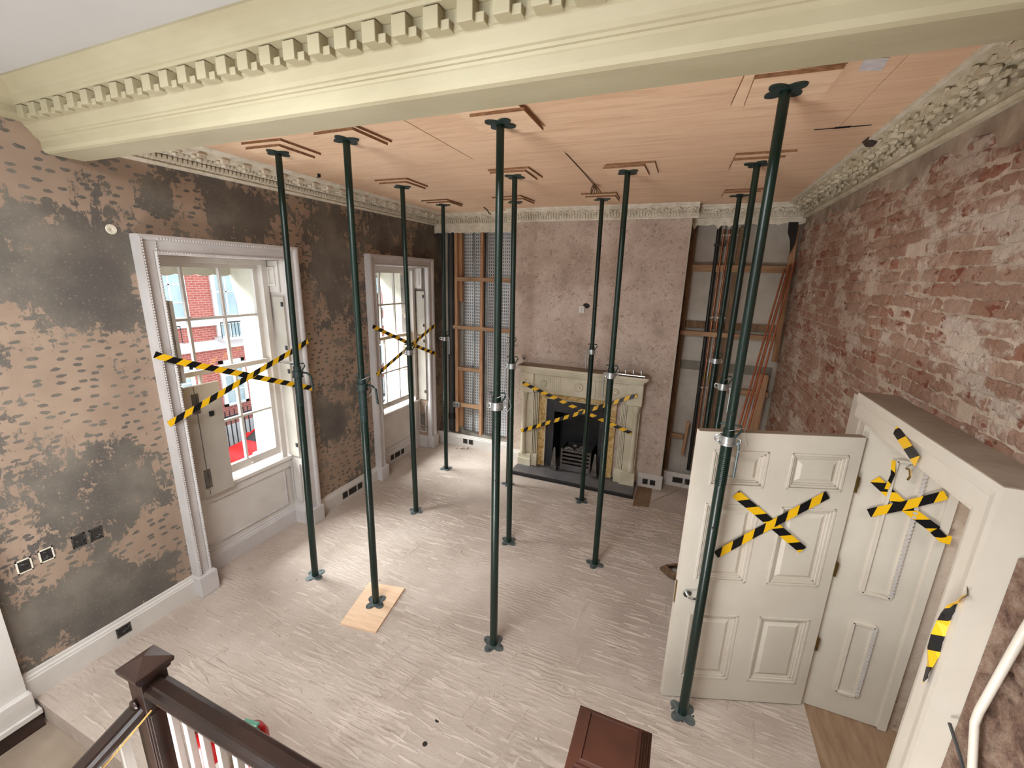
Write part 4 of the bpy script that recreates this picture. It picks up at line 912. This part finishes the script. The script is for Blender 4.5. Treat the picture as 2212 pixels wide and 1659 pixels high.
for i, (T, B, col, hd, D, zb) in enumerate(PROPS):
    T3, B3 = Vector((T[0], T[1], H-.036)), Vector((B[0], B[1], zb)); ax = (T3-B3).normalized(); rr = random.Random(40+i)
    at = lambda z: B3 + (T3-B3)*((z-zb)/(T3.z-zb))
    p = thing('steel_prop', 'dark green adjustable steel ' + D, 'prop', B3, 'green steel props holding up the plywood ceiling')
    m = MB(); plate(m, B, ax, 1.0, .007, rr.uniform(0, 1.2), zb); bpl = m.build('base_plate', 'galvanised_plate', p)
    for k in range(4):
        a = k*math.pi/2 + rr.uniform(-.1, .1); MB().lathe([(.007, .0072), (.007, .0082)], (B[0]+.068*math.cos(a), B[1]+.068*math.sin(a), zb), 8).build('bolt_hole', 'dark_hole', bpl)
    MB().tube(at(zb+.007), at(1.72), .0300, 20).build('outer_tube', 'green_steel', p, smooth=True)
    m = MB(); z = 1.72                       # thread on the head of the outer tube
    while z < 2.065: m.tube(at(z), at(z+.006), .0312, 18).tube(at(z+.006), at(z+.012), .0288, 18); z += .012
    m.build('thread', 'dark_green_plate' if col == 'dark' else 'green_steel', p)
    MB().tube(at(2.06), at(H-.044), .0243, 20).build('inner_tube', 'green_steel', p, smooth=True)
    vd = (CAM - at(2.0)); vd.z = 0; vd.normalize(); sd = Vector((-vd.y, vd.x, 0))        # faces the stair, sd to the right seen from there
    for z in (2.16, 2.34, 2.52, 1.45): c = at(z) + vd*(.0235 if z > 2.06 else .0292); MB().tube(c, c + vd*.0016, .0075, 10).build('pin_hole', 'dark_hole', p)
    cm = 'dark_green_plate' if col == 'dark' else 'galvanised'
    m = MB().tube(at(CZ-.02), at(CZ+.02), .040, 20).tube(at(CZ-.028), at(CZ-.02), .044, 20).tube(at(CZ+.02), at(CZ+.026), .043, 20)
    collar = m.build('collar_nut', cm, p, smooth=True)
    for s in ((-1, 1) if col != 'dark' else ()):
        c = at(CZ) + sd*s*.052; m = MB(); n = 12
        pts = [c + sd*s*.014*math.cos(2*math.pi*k/n) + Vector((0, 0, .018*math.sin(2*math.pi*k/n))) for k in range(n+1)]
        m.path(pts, .006, 6); m.build('collar_lug', cm, collar, smooth=True)
    if hd:
        s = 1 if hd == 'R' else -1; c = at(CZ) + sd*s*.055
        if col == 'dark': MB().path([at(CZ+.01) + sd*s*.04, c + sd*s*.02, c + sd*s*.045 - Vector((0, 0, .03)), c + sd*s*.055 - Vector((0, 0, .15))], .009, 8).build('handle', cm, collar, smooth=True)
        else: MB().path([c, c + sd*s*.006 - Vector((0, 0, .05)), c + sd*s*.004 - Vector((0, 0, .22))], .0075, 8).build('handle', 'galvanised_plate' if i == 9 else cm, collar, smooth=True)
    m = MB(); c = at(2.09); m.path([c - sd*.05 + vd*.005, c + sd*.055 + vd*.005, c + sd*.06 + vd*.03 - Vector((0, 0, .02)), c + sd*.03 + vd*.04 - Vector((0, 0, .06))], .006, 8); m.build('locking_pin', 'dark_green_plate', p, smooth=True)
    m = MB(); plate(m, T, ax, 1.02, .009, rr.uniform(0, 1.2), H-.045); m.build('head_plate', 'dark_green_plate', p)
    if i in (4, 9, 10, 1):                   # loop of retaining wire
        c = at(2.06); MB().path([c + vd*.03, c + sd*.07 + vd*.03 + Vector((0, 0, .03)), c + sd*.10 + vd*.03 - Vector((0, 0, .06)), c + sd*.05 + vd*.035 - Vector((0, 0, .13))], .0018, 5).build('wire_loop', 'galvanised', p)
    # two packing boards between head plate and ceiling
    for lv, (hx, hy, z0, z1, wd) in enumerate(((.19, .19, H-.018, H-.0005, 'upper larger'), (.165, .17, H-.036, H-.018, 'lower smaller'))):
        a = rr.gauss(0, .05); cx, cy_ = T[0] + rr.uniform(-.02, .035), T[1] + rr.uniform(-.03, .03) + .02; ca, sa = math.cos(a), math.sin(a)
        o = MB().obox((cx, cy_, (z0+z1)/2), (hx*ca, hx*sa, 0), (-hy*sa, hy*ca, 0), (0, 0, (z1-z0)/2 - .0005)).build('packing_board', 'plywood_pad')
        o.data.materials.append(MT['ply_edge'])
        for f in o.data.polygons:
            if abs(f.normal.z) < .5: f.material_index = 1
        tag(o, wd + ' plywood packing board over the ' + D.replace('standing on', 'on'), 'board', 'plywood packing boards over the props')
fb_ = tag(MB().poly([(1.333, -.966, .0005), (1.683, -.897, .0005), (1.773, -1.408, .0005), (1.444, -1.455, .0005)], (0, 0, 1), .017).build('plywood_board', 'plywood_pad'), 'plywood board lying on the floor under a prop base', 'board')

# ================================================================ HAZARD TAPE
def tape(pts, nrm, label, width=.05, phase=0.0, twist=None, group=None):
    pts = [Vector(p) for p in pts]; nrm = Vector(nrm).normalized(); vs = []; fs = []; uv = []; s = phase; P = []
    for a, b in zip(pts, pts[1:]):
        n = max(2, int((b-a).length/.05))
        for k in range(n): P.append(a + (b-a)*k/n)
    P.append(pts[-1]); L = 0; N = len(P)
    for i, p in enumerate(P):
        d = (P[min(i+1, N-1)] - P[max(i-1, 0)]).normalized(); w = nrm.cross(d).normalized()
        if twist: w = Matrix.Rotation(twist*i/(N-1), 3, d) @ w
        if i: L += (P[i]-P[i-1]).length
        vs += [p + w*width/2, p - w*width/2]; uv += [(L+phase, 0), (L+phase, width)]
    fs = [(2*i, 2*i+1, 2*i+3, 2*i+2) for i in range(N-1)]
    me = bpy.data.meshes.new('hazard_tape'); me.from_pydata([tuple(v) for v in vs], [], fs); ul = me.uv_layers.new(name='UVMap')
    for poly in me.polygons:
        for li in poly.loop_indices: ul.data[li].uv = uv[me.loops[li].vertex_index]
    me.materials.append(MT['hazard_tape']); o = bpy.data.objects.new('hazard_tape', me); COL.objects.link(o)
    sm = o.modifiers.new('thickness', 'SOLIDIFY'); sm.thickness = .0008
    return tag(o, label, 'tape', group)
G = 'black and yellow hazard tape strips'
tape([(.092, -1.73, 2.21), (.094, -1.60, 2.14), (.094, -.44, 1.665), (.094, -.295, 1.605)], (1, 0, 0), 'hazard tape falling from upper left to lower right across the nearer window', .052, .02, group=G)
tape([(.097, -1.725, 1.645), (.097, -.44, 2.075), (.097, -.30, 2.135)], (1, 0, 0), 'hazard tape rising from lower left to upper right across the nearer window', .052, .07, group=G)
tape([(.095, .735, 2.19), (.098, 1.46, 1.885), (.095, 2.225, 1.60)], (1, 0, 0), 'hazard tape falling from upper left to lower right across the farther window', .052, .0, group=G)
tape([(.100, .755, 1.545), (.102, 1.5, 1.82), (.100, 2.205, 2.07)], (1, 0, 0), 'hazard tape rising from lower left to upper right across the farther window', .052, .05, group=G)
tape([(1.715, 1.995, 1.352), (2.55, 1.985, 1.08), (3.315, 1.995, .835)], (0, -1, 0), 'hazard tape falling from upper left to lower right across the fireplace', .052, .03, group=G)
tape([(1.715, 1.991, .605), (2.55, 1.981, 1.0), (3.335, 1.991, 1.375)], (0, -1, 0), 'hazard tape rising from lower left to upper right across the fireplace', .052, .08, group=G)
tape([dpt(.705, 1.608, .010), dpt(.545, 1.485, .007), dpt(.41, 1.38, .007), dpt(.235, 1.242, .008)], DN, 'hazard tape falling from upper left to lower right on the open door', .055, .06, group=G)
tape([dpt(.765, 1.178, .012), dpt(.545, 1.345, .009), dpt(.41, 1.447, .009), dpt(.165, 1.632, .012)], DN, 'hazard tape rising from lower left to upper right on the open door', .055, .01, group=G)
tape([(4.968, -.694, 1.745), (5.13, -.700, 1.61), (5.30, -.705, 1.50)], (0, -1, 0), 'hazard tape falling from left to right on the panelled door reveal', .055, .10, group=G)
tape([(4.980, -.698, 1.525), (5.13, -.704, 1.615), (5.295, -.708, 1.725)], (0, -1, 0), 'hazard tape rising from left to right on the panelled door reveal', .055, .02, group=G)
tape([(CX+.003, -1.20, 2.205), (CX+.003, -1.45, 2.140)], (-1, 0, 0), 'short hazard tape piece stuck on the head of the door casing', .055, .12, group=G)
tape([(CX-.004, -1.955, 1.885), (CX-.006, -1.925, 1.80), (CX+.0, -1.91, 1.70), (CX-.006, -1.90, 1.57), (CX+.002, -1.895, 1.44)], (-1, .25, 0), 'crumpled twisted hazard tape hanging down the near door jamb', .05, .04, twist=3.6, group=G)
tape([(5.29, -.712, 1.50), (5.335, -.715, 1.46), (5.375, -.71, 1.455)], (0, -1, .2), 'black end of hazard tape curling off the reveal edge', .05, .0, group=G)
tape([(5.03, -.70, 1.88), (5.035, -.72, 1.80), (5.03, -.705, 1.70)], (0, -1, 0), 'loose pale yellow tape tail hanging beneath the reveal hook', .02, .08, group=G)

# ================================================================ STAIR BALUSTRADE
sb = thing('stair_balustrade', 'dark wooden newel post with handrails and white balusters at the stair head', 'balustrade', (1.66, -2.80, 0))
nx, ny = 1.634, -2.797
np_ = MB().box(nx-.055, nx+.055, ny-.055, ny+.055, -1.2, 1.0).box(nx-.047, nx+.047, ny-.061, ny+.061, -1.2, .80).box(nx-.061, nx+.061, ny-.047, ny+.047, -1.2, .80).build('newel_post', 'newel_wood', sb, bevel=.004)
m = MB(); sq = lambda h, z: [(nx-h, ny-h, z), (nx+h, ny-h, z), (nx+h, ny+h, z), (nx-h, ny+h, z)]
lev = [(.060, .985), (.066, .995), (.068, 1.01), (.077, 1.016), (.080, 1.034), (.079, 1.040), (.071, 1.046), (.004, 1.080)]
vs = []; fs = []
for h, z in lev: vs += sq(h, z)
for i in range(len(lev)-1):
    for k in range(4): fs.append((i*4+k, i*4+(k+1) % 4, (i+1)*4+(k+1) % 4, (i+1)*4+k))
fs += [(3,2,1,0), tuple(4*(len(lev)-1)+k for k in range(4))]; m.add(vs, fs); m.build('newel_cap', 'newel_wood', np_)
RP = [(-.032, 0), (.032, 0), (.034, .012), (.052, .02), (.055, .038), (.046, .05), (.028, .056), (.022, .066), (-.022, .066), (-.028, .056), (-.046, .05), (-.055, .038), (-.052, .02), (-.034, .012)]
MB().sweep(RP, (nx+.055, ny, .895), (3.72, ny-.02, .895), (0, 1, 0), (0, 0, 1)).build('handrail', 'dark_wood', sb)
MB().sweep(RP, (nx-.02, ny-.055, .775), (nx-.02, ny-1.15, .36), (1, 0, 0), (0, 0, 1)).build('handrail', 'dark_wood', sb)
MB().blob((nx-.02, ny-.066, .845), .03, .012, .028, 10, 6).build('rail_boss', 'newel_wood', sb, smooth=True)
for k in range(17):
    x = nx + .14 + k*.112; MB().box(x-.015, x+.015, ny-.015, ny+.015, -.05, .895).build('baluster', 'white_paint', sb, bevel=.003)
for k in range(8):
    y = ny - .13 - k*.112; zt = .775 - .379*(k*.112+.13-.055)
    MB().box(nx-.038, nx-.002, y-.018, y+.018, -.9, zt+.01).build('baluster', 'white_paint', sb)
tag(MB().path([(nx+.062, ny-.04, .83), (nx+.03, ny-.20, .72), (nx+.015, ny-.45, .60), (nx+.01, ny-1.0, .40)], .004, 6).build('string', 'string'), 'yellow string running down beside the stair handrail', 'string')
n2 = thing('newel_post', 'dark wooden newel post with stepped square cap at the bottom edge', 'newel post', (3.773, -2.975, -2.0))
qx, qy = 3.773, -2.977
MB().box(qx-.052, qx+.052, qy-.052, qy+.052, -2.0, 1.90).build('shaft', 'newel_wood', n2, bevel=.004)
m = MB(); lev = [(.058, 1.89), (.066, 1.90), (.072, 1.912), (.077, 1.916), (.077, 1.932), (.071, 1.934), (.071, 1.939), (.066, 1.940), (.066, 1.945), (.061, 1.946), (.061, 1.951), (.056, 1.952), (.056, 1.957), (.051, 1.958), (.049, 1.960), (.047, 1.957)]
vs = []; fs = []
for h, z in lev: vs += [(qx-h, qy-h, z), (qx+h, qy-h, z), (qx+h, qy+h, z), (qx-h, qy+h, z)]
for i in range(len(lev)-1):
    for k in range(4): fs.append((i*4+k, i*4+(k+1) % 4, (i+1)*4+(k+1) % 4, (i+1)*4+k))
fs += [(3,2,1,0), tuple(4*(len(lev)-1)+k for k in range(4))]; m.add(vs, fs); m.build('cap', 'cap_wood', n2)
pl = thing('trim_8', 'white pilaster at the left hall wall by the lower step', 'pilaster', (.04, -2.95, -.2), kind='structure')
MB().box(0, .075, -3.25, -2.795, .02, 3.66).build('shaft', 'white_paint', pl); MB().box(0, .115, -3.27, -2.785, -.02, .12).build('plinth', 'white_paint', pl, bevel=.006)
MB().box(0, .135, -4.3, -2.768, -.06, -.02).build('ledge', 'white_paint', pl, bevel=.005); MB().box(0, .12, -4.3, -2.772, -.17, -.06).build('dark_skirting', 'stair_dark', pl)
# ---- fire extinguishers behind the balusters
for x, y, lab in ((2.09, -2.655, 'red fire extinguisher with its handle showing above the dark handrail'), (1.70, -2.64, 'red fire extinguisher beside the newel post, seen between balusters')):
    e = thing('fire_extinguisher', lab, 'extinguisher', (x, y, 0)); h = .70 if x > 1.8 else .48
    MB().lathe([(.07, .0), (.076, .01), (.076, h-.06), (.06, h-.02), (.03, h), (.02, h+.02)], (x, y, 0), 20).build('cylinder', 'extinguisher_red', e, smooth=True)
    MB().lathe([(.0768, .16), (.0768, .30)], (x, y, 0), 20).build('label_band', 'white_plastic', e, smooth=True)
    MB().lathe([(.0770, .10), (.0770, .14)], (x, y, 0), 20).build('colour_band', 'yellow_band', e, smooth=True)
    MB().bar((x-.03, y, h+.035), (x+.07, y, h+.065), .018, .01).bar((x-.02, y, h+.022), (x+.06, y, h+.022), .018, .01).build('handle', simple('valve_teal', (92,140,120), (84,130,112), 5, .4) if 'valve_teal' not in MT else 'valve_teal', e)
    MB().path([(x, y, h+.025), (x-.05, y-.03, h+.03), (x-.09, y-.03, h-.05), (x-.088, y-.02, .1)], .009, 8).build('hose', 'black_plastic', e, smooth=True)

# ================================================================ BACK BOXES, OUTLETS, CABLES, ODDMENTS
def backbox(c, U, N, w, h, label, wires=True, rim='metal_box', group='metal back boxes'):
    c, U, N = Vector(c), Vector(U), Vector(N); Z = Vector((0, 0, 1)); o = thing('back_box', label, 'back box', c, group)
    MB().obox(c + N*.0006, U*(w/2), N*.0012, Z*(h/2)).build('recess', 'dark_hole', o)
    m = MB()
    for s in (-1, 1): m.obox(c + U*s*(w/2) + N*.001, U*.004, N*.004, Z*(h/2+.004)); m.obox(c + Z*s*(h/2) + N*.001, U*(w/2+.004), N*.004, Z*.004)
    m.build('rim', rim, o)
    if wires:
        rr = random.Random(int(c.y*1000) % 999); m = MB()
        for k in range(3):
            p = c + U*rr.uniform(-.3, .3)*w + Z*rr.uniform(-.3, .3)*h; m.path([p, p + N*.012 + U*.012, p + N*.008 + U*.02 + Z*rr.uniform(-.02, .02)], .003, 5)
        m.build('wire_tails', 'metal_box', o)
X, Y, nX, nY = (1, 0, 0), (0, 1, 0), (1, 0, 0), (0, -1, 0)
for y, z, lab in ((-2.631, .943, 'leftmost square back box with white plaster rim on the left wall'), (-2.523, .954, 'second back box from the left with white plaster rim, left wall'), (-2.355, .957, 'third back box from the left sunk in the left wall'), (-2.258, .952, 'rightmost of the four back boxes sunk in the left wall')):
    backbox((0, y, z), Y, nX, .065, .085, lab, rim='ornament_plaster' if y < -2.45 else 'metal_box')
backbox((.032, -2.246, .10), Y, nX, .085, .07, 'single back box in the skirting nearest the newel post')
for y, w, lab in ((.115, .075, 'left'), (.25, .13, 'wide middle'), (.385, .075, 'right')): backbox((.032, y, .085), Y, nX, w, .075, lab + ' back box in the skirting between the windows', False)
for y, w, lab in ((1.30, .07, 'left'), (1.43, .12, 'wide middle'), (1.56, .07, 'right')): backbox((-.143, y, .095), Y, nX, w, .075, lab + ' back box in the skirting under the farther window', False)
for x, lab in ((.56, 'left back box in the skirting of the left alcove'), (.67, 'right back box in the skirting of the left alcove')): backbox((x, 2.368, .10), X, nY, .07, .075, lab, False)
for x, lab in ((3.555, 'left back box in the skirting right of the fireplace'), (3.655, 'right back box in the skirting right of the fireplace')): backbox((x, 2.168, .09), X, nY, .065, .07, lab)
for x, w, lab in ((3.98, .13, 'wide back box in the skirting under the copper pipes'), (4.14, .12, 'back box in the alcove skirting beside the open door')): backbox((x, 2.388, .10), X, nY, w, .075, lab)
MB().lathe([(.035, 0), (.03, .006), (.012, .004), (.001, -.002)], (0.001, -1.805, 3.108), 11, 'x').build('plaster_pock', 'ornament_plaster', wall_left)
# cables on the floor
def loop(c, r, n, wob, z=.006, seed=1):
    rr = random.Random(seed); return [(c[0] + r*(1+wob*math.sin(3*t))*math.cos(t), c[1] + r*.9*math.sin(t) + .02*math.sin(2*t), z + .002*math.sin(5*t)) for t in [2*math.pi*k/n for k in range(int(n*1.1))]]
tag(MB().path(loop((3.95, 1.42), .175, 40, .1), .004, 6).build('cable', 'cable_cream', smooth=True), 'looped cream cable lying on the floor before the right alcove', 'cable')
tag(MB().path([(4.10, 2.37, .10), (4.02, 2.30, .05), (3.90, 2.10, .006), (3.78, 1.95, .005), (3.66, 1.72, .005)], .0035, 6).build('cable', 'cable_cream', smooth=True), 'thin cream cable trailing from the alcove skirting past the hearth', 'cable')
rp = thing('rope_coil', 'brown fibre coil lying on the floor behind the open door edge', 'coil', (3.985, .38, 0))
for k in range(5): MB().path(loop((3.985 + .004*k, .38 - .01*k), .10 - .006*k, 30, .12, .014 + .018*k, k), .012, 7).build('rope_turn', 'brown_fibre', rp, smooth=True)
# oddments on the ceiling and cornices
pp = tag(MB().poly([(4.38, -1.138, H-.001), (4.371, -1.247, H-.001), (4.457, -1.238, H-.004), (4.471, -1.117, H-.004)], (0, 0, -1), .001).build('paper_sheet', 'paper'), 'white paper sheet pinned to the plywood near the beam', 'paper')
wb = thing('hanging_wires', 'tangle of cut wires hanging from a slot in the plywood', 'wires', (2.82, .95, H))
rr = random.Random(6)
MB().path([(2.842, -.28, H-.002), (2.838, .35, H-.006), (2.83, .78, H-.012)], .004, 6).build('wire', 'brown_fibre', wb)
for k in range(9):
    a = rr.uniform(0, 6.28); x, y = 2.83, .80; MB().path([(x, y, H-.004), (x + .03*math.cos(a), y + .06 + .05*math.sin(a), H - .03), (x + .06*math.cos(a+.5), y + .13 + .06*math.sin(a), H - rr.uniform(.03, .08))], .005, 5).build('wire', 'brown_fibre', wb)
tag(MB().path([(1.10, 1.90, H-.001), (1.13, 1.95, H-.03), (1.16, 1.94, H-.07), (1.20, 1.92, H-.09)], .009, 6).build('timber_splinter', 'brown_fibre'), 'brown splinter hanging from the ceiling near the left alcove', 'splinter')
tag(MB().add([(4.74, -.10, H-.002), (4.80, -.10, H-.002), (4.80, .02, H-.002), (4.74, .02, H-.002), (4.755, -.07, H-.045), (4.79, -.07, H-.05), (4.785, 0, H-.04), (4.76, 0, H-.035)], [(0,1,2,3), (7,6,5,4), (0,4,5,1), (1,5,6,2), (2,6,7,3), (3,7,4,0)]).build('broken_batten', 'stair_dark'), 'dark broken timber stub sticking out above the brick wall cornice', 'timber')
tag(MB().box(.405, .415, -.29, -.26, H-.03, H-.001).box(.38, .415, -.279, -.271, H-.034, H-.028).build('steel_bracket', 'black_iron'), 'tiny dark bracket hanging from the plywood above the nearer window', 'bracket')
for y0, z in ((-.335, H-.001),):
    MB().box(4.40, 4.68, y0-.008, y0+.006, H-.002, H+.001).box(4.50, 4.58, y0-.018, y0+.012, H-.002, H+.001).build('open_joint', 'dark_hole', ceiling)
# ---- white conduit on the near brick
cd = thing('conduit', 'white painted pipe running down the rough brick beside the door casing', 'pipe', (4.94, -2.0, 1.3))
MB().path([(4.845, -2.17, 2.20), (4.845, -2.12, 1.89), (4.845, -2.075, 1.53), (4.845, -2.075, 1.48), (4.845, -2.125, 1.35), (4.845, -2.16, 1.26), (4.845, -2.20, .3)], .012, 12).build('pipe', 'door_paint', cd, smooth=True)
tag(MB().path([(4.85, -1.975, 1.36), (4.85, -2.06, 1.32), (4.85, -2.12, 1.28)], .006, 6).build('thin_conduit', 'pipe_grey', smooth=True), 'thin grey conduit low beside the door casing', 'pipe')
